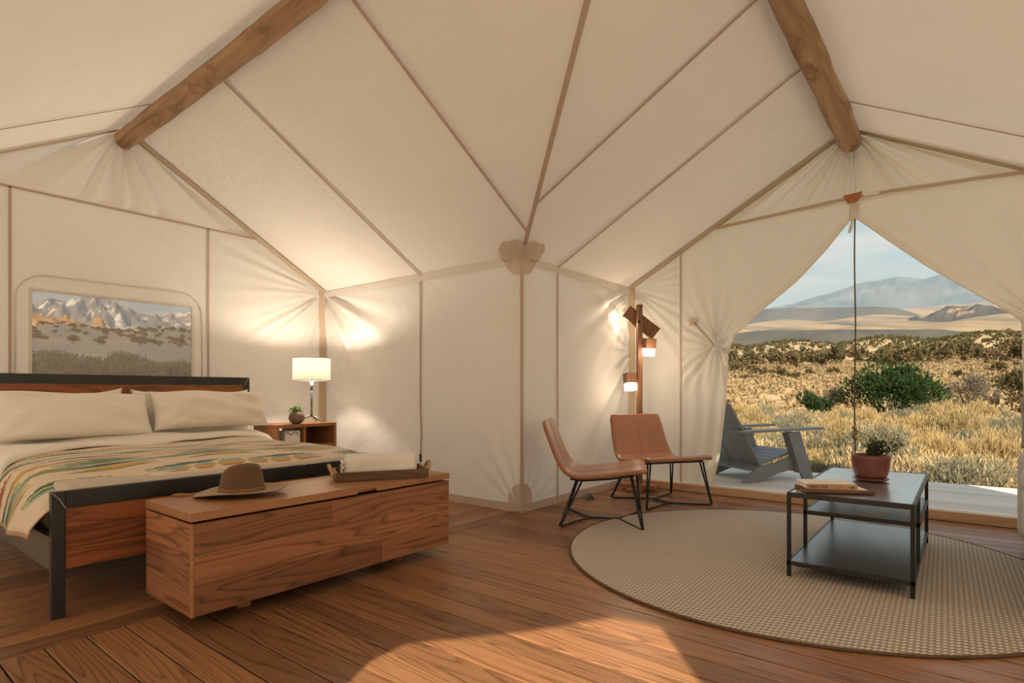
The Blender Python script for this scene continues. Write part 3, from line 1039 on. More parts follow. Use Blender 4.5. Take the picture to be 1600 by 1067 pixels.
def leaf_quads(C, Dr, ln, wd, g):
    """thin diamond leaves at C along Dr"""
    n = len(C)
    Dr = Dr / np.linalg.norm(Dr, axis=1, keepdims=True)
    rnd = g.normal(size=(n, 3))
    Sd = np.cross(Dr, rnd)
    Sd /= np.linalg.norm(Sd, axis=1, keepdims=True) + 1e-9
    ln = np.broadcast_to(ln, (n,))[:, None]
    wd = np.broadcast_to(wd, (n,))[:, None]
    V = np.stack([C, C + Dr * ln * 0.5 + Sd * wd, C + Dr * ln, C + Dr * ln * 0.5 - Sd * wd], 1).reshape(-1, 3)
    Fq = np.arange(n * 4).reshape(n, 4)
    return V, Fq


def shrub_mesh(name, seed, mat, n=900, rx=0.5, h=0.7, leaf=0.09, wd=0.012, up=0.6, base=0.1, lobes=9):
    g = np.random.default_rng(seed)
    # clumps spread over a dome
    cl = []
    for k in range(lobes):
        a, q = g.uniform(0, 6.28), math.sqrt(g.uniform(0, 1)) * 0.75
        cl.append((q * rx * math.cos(a), q * rx * math.sin(a), h * (0.35 + 0.55 * (1 - q * q) * g.uniform(0.7, 1.1)), rx * g.uniform(0.26, 0.42)))
    cl = np.array(cl)
    pick = cl[g.integers(0, lobes, n)]
    dv = g.normal(size=(n, 3))
    dv /= np.linalg.norm(dv, axis=1, keepdims=True)
    C = pick[:, :3] + dv * pick[:, 3:4] * (g.uniform(0.55, 1, (n, 1)))
    C[:, 2] = np.abs(C[:, 2]) * (1 - base) + base * h * 0.3
    Dr = dv + np.array([0, 0, up * 2]) + g.normal(size=(n, 3)) * 0.35
    V, Fq = leaf_quads(C, Dr, leaf * g.uniform(0.6, 1.4, n), wd * g.uniform(0.6, 1.4, n), g)
    # a few stems
    n2 = lobes * 3
    S0 = g.normal(size=(n2, 3)) * [rx * 0.12, rx * 0.12, 0]
    E0 = cl[np.arange(n2) % lobes, :3] + g.normal(size=(n2, 3)) * rx * 0.1
    V2, F2 = leaf_quads(S0, E0 - S0, np.linalg.norm(E0 - S0, axis=1), 0.012, g)
    return fast_mesh(name, np.vstack([V, V2]), np.vstack([Fq, F2 + len(V)]), mat)


def grass_mesh(name, seed, mat, n=190, rx=0.3, h=0.6, wd=0.0042):
    g = np.random.default_rng(seed)
    C = np.c_[g.normal(size=(n, 2)) * rx * 0.45, np.zeros(n)]
    Dr = np.c_[C[:, :2] * 0.8 + g.normal(size=(n, 2)) * 0.16, np.full(n, 1.0)]
    V, Fq = leaf_quads(C, Dr, h * g.uniform(0.55, 1.15, n), wd * g.uniform(0.6, 1.4, n), g)
    n2 = n // 2
    k = g.integers(0, n, n2)
    tip = C[k] + Dr[k] / np.linalg.norm(Dr[k], axis=1, keepdims=True) * (h * g.uniform(0.6, 1.0, n2))[:, None]
    V2, F2 = leaf_quads(tip, Dr[k] + g.normal(size=(n2, 3)) * 0.3, h * 0.16, wd * 1.8, g)
    return fast_mesh(name, np.vstack([V, V2]), np.vstack([Fq, F2 + len(V)]), mat)


SAGES = [shrub_mesh('sagebrush', 20 + i, M_SAGE, 2200, 0.55, 0.62, 0.065, 0.0062, lobes=13) for i in range(3)]
RABS = [shrub_mesh('rabbitbrush', 30 + i, M_RABBIT, 2200, 0.50, 0.70, 0.10, 0.0052, 1.0, lobes=13) for i in range(3)]
GRS = [grass_mesh('bunchgrass', 40 + i, M_GRASS) for i in range(3)]

WBUSH = [shrub_mesh('window_bush', 35 + i, M_WIN, 1000, 0.6, 0.7, 0.07, 0.016) for i in range(3)]
SUNL = 'dry golden rabbitbrush clump among the shrubs just past the deck edge'
SAGL = 'grey green sagebrush clump among the shrubs just past the deck edge'
GRL = 'tuft of pale dry bunchgrass between the shrubs past the deck edge'
placed = []


def put_plant(mesh, name, label, cat, group, px, D, s, sz=1.0, dz=0.0):
    phi = px_phi(px)
    a = math.radians(phi)
    z = float(ground_z(D, phi))
    o = link(name, mesh, None, (D * math.cos(a), D * math.sin(a), z - 0.03 + dz), (0, 0, rng.uniform(0, 6.28)))
    o.scale = (s, s, s * sz)
    setp(o, label, cat, group)
    return o


g = random.Random(4)
cnt = 0
for D in np.concatenate([np.linspace(8.6, 13.5, 7), np.linspace(14.5, 25, 8)]):
    step = 1.15 * FPX / (D * 0.84)
    px = 1120 + g.uniform(0, step)
    while px < 1640:
        q = g.random()
        if px_phi(px) > -6:
            if q < 0.50: put_plant(g.choice(SAGES), 'sagebrush', SAGL, 'shrub', 'sagebrush clumps past the deck', px, D + g.uniform(-.4, .4), g.uniform(0.6, 1.4), g.uniform(0.8, 1.15))
            else: put_plant(g.choice(RABS), 'rabbitbrush', SUNL, 'shrub', 'rabbitbrush clumps past the deck', px, D + g.uniform(-.4, .4), g.uniform(0.6, 1.35), g.uniform(0.8, 1.25))
        px += step * g.uniform(0.6, 1.15)
# dry grass in and between the shrubs: nobody could count the blades
def scatter(meshes, n, gen, seed, name, mat, smin, smax):
    gg = np.random.default_rng(seed)
    VV, FF, b = [], [], 0
    srcs = []
    for me in meshes:
        v = np.zeros(len(me.vertices) * 3, np.float32)
        me.vertices.foreach_get('co', v)
        f = np.zeros(len(me.loops), np.int32)
        me.loops.foreach_get('vertex_index', f)
        srcs.append((v.reshape(-1, 3), f.reshape(-1, 4)))
    for i in range(n):
        x_, y_, z_ = gen(gg)
        v, f = srcs[gg.integers(0, len(srcs))]
        s, a = gg.uniform(smin, smax), gg.uniform(0, 6.28)
        c_, s_ = math.cos(a) * s, math.sin(a) * s
        VV.append(np.c_[v[:, 0] * c_ - v[:, 1] * s_ + x_, v[:, 0] * s_ + v[:, 1] * c_ + y_, v[:, 2] * s + z_])
        FF.append(f + b)
        b += len(v)
    return link(name, fast_mesh(name, np.vstack(VV), np.vstack(FF), mat))


def gen_wedge(p0, p1, d0, d1):
    def f(gg):
        D = math.sqrt(gg.uniform(d0 * d0, d1 * d1))
        phi = px_phi(gg.uniform(p0, p1))
        return D * math.cos(math.radians(phi)), D * math.sin(math.radians(phi)), float(ground_z(D, phi)) - 0.02
    return f


o = scatter(GRS, 300, gen_wedge(1110, 1640, 8.2, 26), 61, 'dry_grass', M_GRASS, 0.6, 1.15)
setp(o, 'golden dry grass growing between the shrubs past the deck', 'grass', kind='stuff')
TUFT = [shrub_mesh('brush_tuft', 70 + i, M_LOW, 26, 0.6, 0.55, 0.34, 0.13, 0.5, 0.1, 5) for i in range(4)]
o = scatter(TUFT, 4200, gen_wedge(1090, 1660, 28, 230), 62, 'low_brush', M_LOW, 0.5, 1.2)
setp(o, 'carpet of low tan brush on the slope beyond the juniper', 'brush', kind='stuff')
TUFTF = [shrub_mesh('far_tuft', 80 + i, M_JUNIF, 22, 1.5, 1.7, 1.0, 0.42, 0.4, 0.1, 4) for i in range(4)]
o = scatter(TUFTF, 1000, gen_wedge(1090, 1680, 360, 830), 63, 'far_scrub', M_JUNIF, 0.7, 1.8)
setp(o, 'dark band of far juniper scrub under the golden plain', 'scrub', kind='stuff')

# the big dark juniper and its neighbours
def juniper_tree(label, px, D, w, h, mat, seed, n=5200, leaf=0.16, wd=0.03, name='juniper_bush', lobes=26):
    phi = px_phi(px)
    a = math.radians(phi)
    o = thing(name, label, 'bush', (D * math.cos(a), D * math.sin(a), float(ground_z(D, phi)) - 0.08))
    link('foliage', shrub_mesh('foliage', seed, mat, n, w / 2, h, leaf, wd, 0.5, 0.05, lobes), o)
    m = MB()
    gg = random.Random(seed)
    for k in range(6):
        aa = gg.uniform(0, 6.28)
        m.tube([(0.05 * math.cos(aa), 0.05 * math.sin(aa), 0), (w * .13 * math.cos(aa), w * .13 * math.sin(aa), h * .3), (w * .25 * math.cos(aa + .3), w * .25 * math.sin(aa + .3), h * .62)], [0.06, 0.04, 0.015], 6)
    m.build('trunk', BARK, o)
    return o


juniper_tree('large dark green juniper bush behind the hanging cord', 1390, 27, 3.7, 2.25, M_JUNI, 91, 6500, 0.16, 0.03, lobes=34)
juniper_tree('small dark green juniper bush left of the hanging cord', 1268, 27, 1.35, 1.35, M_JUNI, 92, 1500, 0.15, 0.03, lobes=10)
juniper_tree('grey half-bare bush between the two dark junipers', 1303, 27.5, 1.15, 1.45, M_GREY, 93, 900, 0.2, 0.012, 'bare_bush', 9)
juniper_tree('grey twiggy bush right of the large dark juniper', 1518, 34, 2.0, 1.9, M_GREY, 94, 1600, 0.22, 0.016, 'bare_bush', 12)
juniper_tree('olive bush by the right door flap on the slope', 1598, 38, 2.6, 2.3, M_JUNIF, 95, 1500, 0.2, 0.04, lobes=14)

FARJ = [shrub_mesh('juniper_tree', 100 + i, M_JUNIF, 130, 1.7, 3.2, 0.75, 0.22, 0.5, 0.02, 7) for i in range(4)]
for i in range(210):
    D = 130 + 230 * g.random() ** 1.2
    put_plant(g.choice(FARJ), 'juniper_tree', 'olive juniper tree in the belt across the middle distance', 'tree', 'junipers in the middle distance', g.uniform(1110, 1650), D, g.uniform(0.6, 1.35), g.uniform(0.8, 1.15))
for px, D, s in ((1152, 92, .9), (1186, 88, .75), (1206, 96, .5), (1222, 84, .75), (1230, 90, .5), (1247, 86, .6), (1172, 105, .7), (1262, 100, .6), (1163, 80, .45), (1302, 98, .6), (1420, 95, .5), (1498, 80, .5), (1556, 88, .7)):
    put_plant(g.choice(FARJ), 'juniper_tree', 'small round juniper standing alone on the tan slope', 'tree', 'lone junipers on the slope', px, D, s * 0.9, 0.75)

# seen through the bed window
for i in range(40):
    put_plant(g.choice(WBUSH), 'window_bush', 'grey green bush close outside the bed window', 'bush', 'bushes close outside the bed window', g.uniform(10, 330), g.uniform(20, 34), g.uniform(1.0, 1.7), g.uniform(0.7, 1.0))
for i in range(75):
    put_plant(g.choice(FARJ), 'window_juniper', 'dark juniper on the snowy flat in the bed window', 'tree', 'junipers in the bed window', g.uniform(20, 330), 90 + 240 * g.random(), g.uniform(0.35, 0.75), 0.7)
for i in range(70):
    put_plant(g.choice(FARJ), 'skyline_juniper', 'far juniper on the skyline in the bed window', 'tree', 'junipers on the skyline of the bed window', g.uniform(30, 320), 350 + 190 * g.random(), g.uniform(0.6, 1.25), 0.8)

# ---- haze over the far plain
ring = []
ang = np.radians(np.arange(-24, 101, 4.0))
m = MB()
n = len(ang)
vv = []
for d, zz in ((1250, -60), (11500, -60), (11500, 1500), (1250, 1500)):
    vv += [(d * math.cos(a), d * math.sin(a), zz) for a in ang]
ff = []
for k in range(4):
    l = (k + 1) % 4
    for i in range(n - 1): ff.append((k * n + i, k * n + i + 1, l * n + i + 1, l * n + i))
ff += [(0, n, 2 * n, 3 * n), (n - 1, 4 * n - 1, 3 * n - 1, 2 * n - 1)]
m.add(vv, ff)
t = NT('haze')
vsn = t.node('ShaderNodeVolumeScatter')
vsn.inputs['Color'].default_value = (0.36, 0.64, 0.95, 1)
vsn.inputs['Density'].default_value = 0.00012
vsn.inputs['Anisotropy'].default_value = 0.1
t.l.new(vsn.outputs[0], t.out.inputs['Volume'])
haze = m.build('haze', t.m)
setp(haze, 'thin blue haze over the far plain and mountains', 'haze', kind='stuff')
import bmesh
bm_ = bmesh.new(); bm_.from_mesh(haze.data)
bmesh.ops.recalc_face_normals(bm_, faces=bm_.faces)
bm_.to_mesh(haze.data); bm_.free()

# ================================================================== FURNITURE
# ---- rug
RUG_C, RUG_R = (3.935, 0.868), 1.392
m = MB()
prof = [(0.02, 0.010)] + [(RUG_R * k / 24, 0.010) for k in range(1, 24)] + [(RUG_R - 0.012, 0.011)]
m.lathe(prof, 128, caps=False)
m.add([(0, 0, 0.010)], [])
rug = thing('round_rug', 'large round woven jute rug on the plank floor under the metal table', 'rug', (*RUG_C, 0.001))
m.build('woven_field', RUG, rug, smooth=True)
m = MB()
m.tube([((RUG_R - 0.004) * math.cos(a), (RUG_R - 0.004) * math.sin(a), 0.0072) for a in np.linspace(0, 2 * PI, 160, endpoint=False)], 0.0072, 8, closed=True)
m.build('braided_edge', m_plain('rug_edge', (0.14, 0.085, 0.05), 0.95, 0, 0.4, 60, 0.6, 120), rug, smooth=True)

# ---- bed
BX, BY = 0.735, 3.27
BWD, BLN = 2.005, 2.17
bed = thing('bed', 'wide bed with dark steel frame and red-brown wooden panels', 'bed', (BX, BY, 0))


def bar(name, x0, x1, y0, y1, z0, z1, mat, parent, bevel=0.003, label=None):
    c = ((x0 + x1) / 2, (y0 + y1) / 2, (z0 + z1) / 2)
    return MB().box(x0 - c[0], x1 - c[0], y0 - c[1], y1 - c[1], z0 - c[2], z1 - c[2]).build(name, mat, parent, c, bevel=bevel, label=label)


for (y0, ztop, rail) in ((0, 0.585, 0.080), (BLN - 0.04, 1.18, 0.075)):
    for x0 in (0, BWD - 0.054):
        bar('leg', x0, x0 + 0.054, y0, y0 + 0.04, 0, ztop, STEEL, bed)
    bar('top_rail', 0.055, BWD - 0.055, y0, y0 + 0.04, ztop - rail, ztop, STEEL, bed)
    for s in (0, 1):
        fx = (lambda q: q) if s == 0 else (lambda q: BWD - q)
        MB().tube([(fx(0.003), y0 - 0.0005, ztop - 0.003), (fx(0.03), y0 - 0.001, ztop - 0.035), (fx(0.054), y0 - 0.0005, ztop - rail)], 0.0022, 6).build('weld_seam', WELD, bed)
for z0, z1 in ((0.222, 0.315), (0.3165, 0.411), (0.4125, 0.504)):
    bar('footboard_plank', 0.055, BWD - 0.055, 0.008, 0.032, z0, z1, W_BED, bed, 0.0015)
for z0, z1 in ((0.40, 0.575), (0.577, 0.752), (0.754, 0.929), (0.931, 1.104)):
    bar('headboard_plank', 0.055, BWD - 0.055, BLN - 0.032, BLN - 0.008, z0, z1, W_BED, bed, 0.0015)
for x0 in (0.008, BWD - 0.034):
    bar('side_rail', x0, x0 + 0.026, 0.04, BLN - 0.04, 0.212, 0.37, STEEL_RAIL, bed)
bar('slat_base', 0.036, BWD - 0.036, 0.045, BLN - 0.045, 0.25, 0.30, DARKGAP, bed)
mt = MB().box(0.055, BWD - 0.055, 0.055, BLN - 0.055, 0.30, 0.595)
mattress = mt.build('mattress', MATT, None, (BX, BY, 0), bevel=0.06, seg=4)
setp(mattress, 'thick mattress resting in the steel bed frame under the blanket', 'mattress')

# cross-section of the covers, from the hem on the left to the hem on the right (world x, z)
SEC = np.array([(0.690, 0.33), (0.700, 0.40), (0.715, 0.48), (0.735, 0.55), (0.770, 0.603), (0.83, 0.628), (0.95, 0.640), (1.30, 0.650), (1.74, 0.655), (2.20, 0.650), (2.50, 0.640), (2.62, 0.628), (2.70, 0.600), (2.745, 0.55), (2.765, 0.48), (2.775, 0.40), (2.78, 0.36)])


def section(n):
    seg = np.r_[0, np.cumsum(np.hypot(*np.diff(SEC, axis=0).T))]
    s = np.linspace(0, seg[-1], n)
    X = np.interp(s, seg, SEC[:, 0]); Zz = np.interp(s, seg, SEC[:, 1])
    for _ in range(6):
        X[1:-1] = (X[:-2] + X[2:] + 2 * X[1:-1]) / 4
        Zz[1:-1] = (Zz[:-2] + Zz[2:] + 2 * Zz[1:-1]) / 4
    return s, X, Zz


FOLD_X = np.array([0.66, 0.80, 1.0, 1.28, 1.7, 2.1, 2.8])
FOLD_Y = np.array([4.20, 4.40, 4.57, 4.74, 4.84, 4.90, 4.94])


def bump_xy(X, Y):
    return 0.006 * np.sin(3.1 * X + 2.2 * Y + 1) + 0.005 * np.sin(6.3 * X - 4.1 * Y) + 0.004 * np.sin(2.0 * X + 9.0 * Y + 2) + 0.003 * np.sin(13 * X + 3 * Y)


# blanket pattern: cream ground with rows of stretched, stepped spindles
CR = (0.68, 0.555, 0.42); GRN = (0.075, 0.15, 0.035); TEAL = (0.025, 0.062, 0.058); BLUE = (0.27, 0.38, 0.34)
GOLD = (0.55, 0.31, 0.03); RUST = (0.36, 0.105, 0.045); BRICK = (0.25, 0.05, 0.04); TAN = (0.42, 0.245, 0.115); OLIVE = (0.20, 0.24, 0.07)


def pattern(U, V):
    V = V - 0.075
    C = np.empty(U.shape + (3,)); C[:] = CR

    def paint(mask, col): C[mask] = col

    def spindles(vc, hh, ln, per, off, col, step=0.0, gap=0.0):
        k = (U - off) / per
        du = (k - np.round(k)) * per
        if step: dv = np.round((V - vc) / step) * step
        else: dv = V - vc
        paint((np.abs(du) / (ln * 0.56) + np.abs(dv) / (hh * 1.5) < 1) & (np.abs(dv) > gap), col)

    def teeth(vc, hh, per, col, flip=1, u0=0, u1=9):
        ph = ((U / per) % 1)
        tri = 1 - 2 * np.abs(ph - 0.5)
        q = (V - vc) * flip / hh
        paint((q > 0) & (q < tri) & (U > u0) & (U < u1), col)

    P = 0.60
    for off, v0 in ((0.36, 0.17), (0.62, 0.50)):
        spindles(v0 - 0.050, 0.040, 0.46, P, off + 0.03, BLUE)
        spindles(v0, 0.044, 0.50, P, off, GRN, 0.014)
        spindles(v0 + 0.026, 0.020, 0.40, P, off + 0.04, TEAL, 0.010)
    spindles(0.315, 0.022, 0.44, P, 0.64, OLIVE)
    spindles(0.360, 0.040, 0.46, P, 0.66, GOLD, 0.013)
    spindles(0.385, 0.014, 0.50, P, 0.60, TEAL)
    spindles(0.420, 0.020, 0.42, P, 0.36, OLIVE)
    spindles(0.585, 0.034, 0.44, P, 0.34, GOLD)
    spindles(0.615, 0.016, 0.50, P, 0.62, TEAL)
    # red rows with teeth
    spindles(0.745, 0.034, 0.56, P, 0.62, RUST, 0.012)
    spindles(0.755, 0.018, 0.40, P, 0.66, BRICK)
    teeth(0.765, 0.030, 0.040, RUST, 1)
    spindles(0.875, 0.024, 0.52, P, 0.32, GRN)
    spindles(0.890, 0.014, 0.44, P, 0.60, BLUE)
    teeth(0.955, 0.026, 0.034, BLUE, -1)
    spindles(1.015, 0.022, 0.50, P, 0.02, GRN)
    teeth(1.045, 0.026, 0.034, OLIVE, 1)
    spindles(1.115, 0.026, 0.40, P, 0.48, GOLD)
    spindles(1.115, 0.014, 0.40, P, 0.20, RUST)
    teeth(1.12, 0.036, 0.044, RUST, 1)
    # medallion at the foot: gold and rust blocks crossed by pale triangles
    um = 1.30
    inm = np.abs(U - um) < 0.50
    paint(inm & (V > 0.035) & (V < 0.075) & (np.abs(U - um) < 0.50 - (0.075 - V)), RUST)
    paint(inm & (V >= 0.075) & (V < 0.135) & (np.abs(U - um) < 0.44 - (V - 0.075)), GOLD)
    paint(inm & (V >= 0.135) & (V < 0.185) & (np.abs(U - um) < 0.50 - 2 * (V - 0.135)), BLUE)
    for c_ in (-0.34, -0.20, -0.02, 0.13, 0.29):
        ph = np.abs(U - um - c_ - (V - 0.1) * 0.35) / 0.035
        paint((V > 0.04) & (V < 0.185) & (ph < np.abs(V - 0.115) / 0.07), CR)
    paint((np.abs(U - 0.64) < 0.10 * (V - 0.03) / 0.05) & (V > 0.03) & (V < 0.08), RUST)
    paint((np.abs(U - 2.05) < 0.10 * (V - 0.03) / 0.05) & (V > 0.03) & (V < 0.08), RUST)
    # tan binding along the hems
    paint((U < 0.022) | (U > U.max() - 0.022), TAN)
    return C


s, X, Zz = section(430)
ny = 340
tt = np.linspace(0, 1, ny)
Pb = np.zeros((len(s), ny, 3)); Ub = np.zeros((len(s), ny)); Vb = np.zeros((len(s), ny))
for i in range(len(s)):
    y0 = BY + 0.048
    y1 = float(np.interp(X[i], FOLD_X, FOLD_Y)) + 0.12
    yy = y0 + tt * (y1 - y0)
    hang = np.clip((0.62 - Zz[i]) / 0.25, 0, 1)
    zz = Zz[i] + bump_xy(X[i], yy) * (1 - hang) - (0.045 * (1 - sstep(0, 0.10, yy - y0)) + 0.05 * (1 - sstep(0.05, 0.60, yy - y0))) * (1 - hang)
    side = -1 if X[i] < 1.7 else 1
    xx = X[i] + side * hang * (0.012 * np.sin(9 * yy) + 0.010) - (0.035 * hang * (1 - sstep(0.1, 0.6, yy - y0)) if side < 0 else 0)
    zz = zz + hang * 0.05 * (1 - sstep(0.05, 0.55, yy - y0)) * (side < 0)
    Pb[i, :, 0], Pb[i, :, 1], Pb[i, :, 2] = xx, yy, zz
    Ub[i] = s[i]; Vb[i] = yy - y0
col = pattern(Ub, Vb)
me = grid_mesh('blanket', Pb, BLANKET)
at = me.color_attributes.new('col', 'FLOAT_COLOR', 'POINT')
at.data.foreach_set('color', np.c_[col.reshape(-1, 3), np.ones(col.shape[0] * col.shape[1])].astype(np.float32).ravel())
blanket = link('blanket', me)
so = blanket.modifiers.new('solid', 'SOLIDIFY'); so.thickness = 0.008; so.offset = -1
setp(blanket, 'cream wool blanket with green, gold and rust woven pattern spread over the bed', 'blanket')

# white sheet folded back over the blanket
s2, X2, Z2 = section(220)
ny = 70
Ps = np.zeros((len(s2), ny, 3))
for i in range(len(s2)):
    yf = float(np.interp(X2[i], FOLD_X, FOLD_Y)) + 0.012 * math.sin(7 * X2[i]) + 0.008 * math.sin(17 * X2[i])
    q = np.linspace(0, 1, ny)
    yy = yf + q * (5.30 - yf)
    hang = np.clip((0.62 - Z2[i]) / 0.25, 0, 1)
    side = -1 if X2[i] < 1.7 else 1
    rise = 0.040 * np.sqrt(np.clip((yy - yf) / 0.05, 0, 1)) + 0.004
    zz = Z2[i] + bump_xy(X2[i], yy) + rise * (1 - hang) + 0.008 * np.sin(5 * X2[i] + 11 * yy) * (1 - hang) + 0.02 * sstep(4.8, 5.2, yy)
    xx = X2[i] + side * hang * (rise + 0.012 * np.sin(9 * yy))
    Ps[i, :, 0], Ps[i, :, 1], Ps[i, :, 2] = xx, yy, zz
sheet = link('folded_sheet', grid_mesh('folded_sheet', Ps, LINEN))
so = sheet.modifiers.new('solid', 'SOLIDIFY'); so.thickness = 0.012; so.offset = -1
setp(sheet, 'white duvet edge folded back between the pillows and the patterned blanket', 'duvet')


def pillow_mesh(W, H, T, seed):
    g_ = np.random.default_rng(seed)
    n, k = 44, 28
    u = np.linspace(-1, 1, n); v = np.linspace(-1, 1, k)
    UU, VV = np.meshgrid(u, v, indexing='ij')
    th = np.sqrt(np.clip(1 - np.abs(UU) ** 3.2, 0, 1)) * np.sqrt(np.clip(1 - np.abs(VV) ** 3.0, 0, 1))
    px_ = UU * W / 2 * (1 - 0.05 * (1 - VV ** 2) * np.abs(UU) ** 4)
    py_ = VV * H / 2 * (1 - 0.13 * (1 - UU ** 4) * np.abs(VV) ** 3) + 0.012 * np.sin(4 * UU + g_.uniform(0, 6)) * np.clip(VV, 0, 1)
    wr = 0.006 * np.sin(17 * UU + 9 * VV ** 2) * np.abs(UU) + 0.012 * np.sin(9 * UU * VV + g_.uniform(0, 6)) + 0.008 * np.sin(UU * 5 + VV * 7 + g_.uniform(0, 6)) + 0.010 * np.sin(14 * np.abs(UU) + 8 * VV) * np.abs(UU) ** 2
    up = np.stack([px_, py_, (T / 2 + wr) * th], -1)
    dn = np.stack([px_, py_, (-T / 2 - wr) * th], -1)
    idx = np.arange(n * k).reshape(n, k)
    q = np.stack([idx[:-1, :-1], idx[1:, :-1], idx[1:, 1:], idx[:-1, 1:]], -1).reshape(-1, 4)
    me_ = bpy.data.meshes.new('pillow')
    me_.from_pydata(np.vstack([up.reshape(-1, 3), dn.reshape(-1, 3)]).tolist(), [], q.tolist() + (q[:, ::-1] + n * k).tolist())
    b_ = bmesh.new(); b_.from_mesh(me_)
    bmesh.ops.remove_doubles(b_, verts=b_.verts, dist=0.0006)
    b_.to_mesh(me_); b_.free()
    me_.materials.append(LINEN)
    me_.shade_smooth()
    return me_


for lab, x_, y_, z_, W, H, tilt, rz, seed in (
        ('white pillow at the back left against the headboard', 1.19, 5.29, 0.845, 0.94, 0.46, 78, 0.5, 1),
        ('white pillow at the back right against the headboard', 2.20, 5.29, 0.85, 0.97, 0.46, 78, -1.0, 2),
        ('large white pillow propped at the front left of the bed', 1.285, 5.10, 0.868, 1.00, 0.37, 66, 1.0, 3),
        ('large white pillow propped at the front right of the bed', 2.262, 5.11, 0.885, 0.95, 0.34, 66, -1.5, 4)):
    o = link('pillow', pillow_mesh(W, H, 0.20, seed), None, (x_, y_, z_), (R(tilt), 0, R(rz)))
    setp(o, lab, 'pillow', 'pillows on the bed')

# ---- chest at the foot of the bed
CX0, CX1, CY0, CY1 = 1.068, 2.640, 2.612, 3.115
chest = thing('storage_chest', 'long low reclaimed-wood chest at the foot of the bed', 'chest', (CX0, CY0, 0))
CW, CD = CX1 - CX0, CY1 - CY0
zb, zt = 0.068, 0.472
bar('inner_body', 0.026, CW - 0.026, 0.026, CD - 0.02, zb + 0.004, zt - 0.004, DARKGAP, chest, 0)
h3 = (zt - zb) / 3
brk = [(0.445, 0.0), (0.62, 0.0), (0.655, 0.0)]
for r_, (f, _) in enumerate(brk):
    z1 = zt - r_ * h3; z0 = z1 - h3 + 0.0012
    xs_ = [0.012, f * CW, CW - 0.004]
    if r_ == 1: xs_ = [0.012, f * CW, 0.93 * CW, CW - 0.004]
    for a, b in zip(xs_[:-1], xs_[1:]):
        bar('front_board', a + 0.0006, b - 0.0006, 0.0, 0.026, z0, z1, W_CHEST, chest, 0.001)
    for x0 in (0.0, CW - 0.026):
        ys_ = [0.014, CD * (0.30, 0.62, 1.0)[r_], CD] if r_ < 2 else [0.014, CD]
        for a, b in zip(ys_[:-1], ys_[1:]):
            L = b - a - 0.001
            MB().box(-L / 2, L / 2, -0.013, 0.013, -(z1 - z0) / 2, (z1 - z0) / 2).build('end_board', W_CHEST, chest, (x0 + 0.013, (a + b) / 2, (z0 + z1) / 2), (0, 0, R(90)), bevel=0.001)
bar('corner_strip', 0.0, 0.012, 0.0, 0.014, zb, zt, W_LID, chest, 0.001)
bar('corner_strip', CW - 0.004, CW, 0.0, 0.014, zb, zt, W_LID, chest, 0.001)
m = MB()
m.box(-0.002, CW + 0.002, 0.028, CD, 0.484, 0.521)
nx0, nx1 = 0.545 * CW, 0.635 * CW
m.box(-0.002, nx0, -0.002, 0.028, 0.484, 0.521)
m.box(nx1, CW + 0.002, -0.002, 0.028, 0.484, 0.521)
m.box(nx0, nx1, -0.002, 0.028, 0.503, 0.521)
m.prism([(nx0, 0.484), (nx0 + 0.02, 0.503), (nx0, 0.503)], 'y', -0.002, 0.028)
m.prism([(nx1, 0.484), (nx1, 0.503), (nx1 - 0.02, 0.503)], 'y', -0.002, 0.028)
m.build('lid', W_LID, chest, label='lighter orange-brown plank lid with a finger notch')
for x0 in (0.30, CW - 0.30):
    for y0 in (0.13, CD - 0.16):
        bar('foot', x0 - 0.03, x0 + 0.03, y0, y0 + 0.05, 0.0, zb + 0.006, W_CHEST, chest, 0.002)
LIDZ = 0.521

# ---- hat on the chest
hat = thing('felt_hat', 'brown felt wide-brimmed hat lying on the chest lid', 'hat', (1.425, 2.885, LIDZ + 0.004), R(-33))
n, k = 64, 10
Pm = np.zeros((k + 1, n, 3))
for j in range(k + 1):
    for i in range(n):
        a = 2 * PI * i / n
        q = j / k
        ra, rb_ = 0.105 + q * 0.115, 0.085 + q * 0.085
        x_, y_ = ra * math.cos(a), rb_ * math.sin(a)
        z_ = 0.020 + q * q * (0.030 * abs(math.sin(a)) ** 2 * 0 + 0.0) - 0.016 * q * (abs(math.cos(a)) ** 3) + 0.010 * q * q * abs(math.sin(a)) ** 2 + (0.035 * q * q * max(0, math.cos(a)) ** 4)
        Pm[j, i] = (x_, y_, z_)
vv = Pm.reshape(-1, 3).tolist()
ff = [(j * n + i, j * n + (i + 1) % n, (j + 1) * n + (i + 1) % n, (j + 1) * n + i) for j in range(k) for i in range(n)]
o = MB().add(vv, ff).build('brim', BRIM, hat, smooth=True)
so = o.modifiers.new('solid', 'SOLIDIFY'); so.thickness = 0.004; so.offset = 0
rows = [(0.0, 1.0), (0.02, 0.99), (0.045, 0.955), (0.07, 0.915), (0.092, 0.875), (0.108, 0.835), (0.117, 0.775), (0.117, 0.66), (0.108, 0.46), (0.102, 0.22), (0.100, 0.02)]
vv, ff = [], []
for j, (hh, sc_) in enumerate(rows):
    for i in range(n):
        a = 2 * PI * i / n
        x_, y_ = 0.107 * sc_ * math.cos(a), 0.087 * sc_ * math.sin(a)
        z_ = 0.018 + hh
        top = sstep(0.08, 0.115, np.array(hh))
        z_ += float(top) * (0.012 * abs(y_) / 0.06 - 0.018 * math.exp(-(y_ / 0.022) ** 2) + 0.010 * (x_ / 0.1))
        pin = math.exp(-((x_ - 0.07) / 0.04) ** 2) * float(sstep(0.03, 0.09, np.array(hh)))
        y_ *= 1 - 0.22 * pin
        vv.append((x_, y_, z_))
for j in range(len(rows) - 1):
    for i in range(n):
        l = (i + 1) % n
        ff.append((j * n + i, j * n + l, (j + 1) * n + l, (j + 1) * n + i))
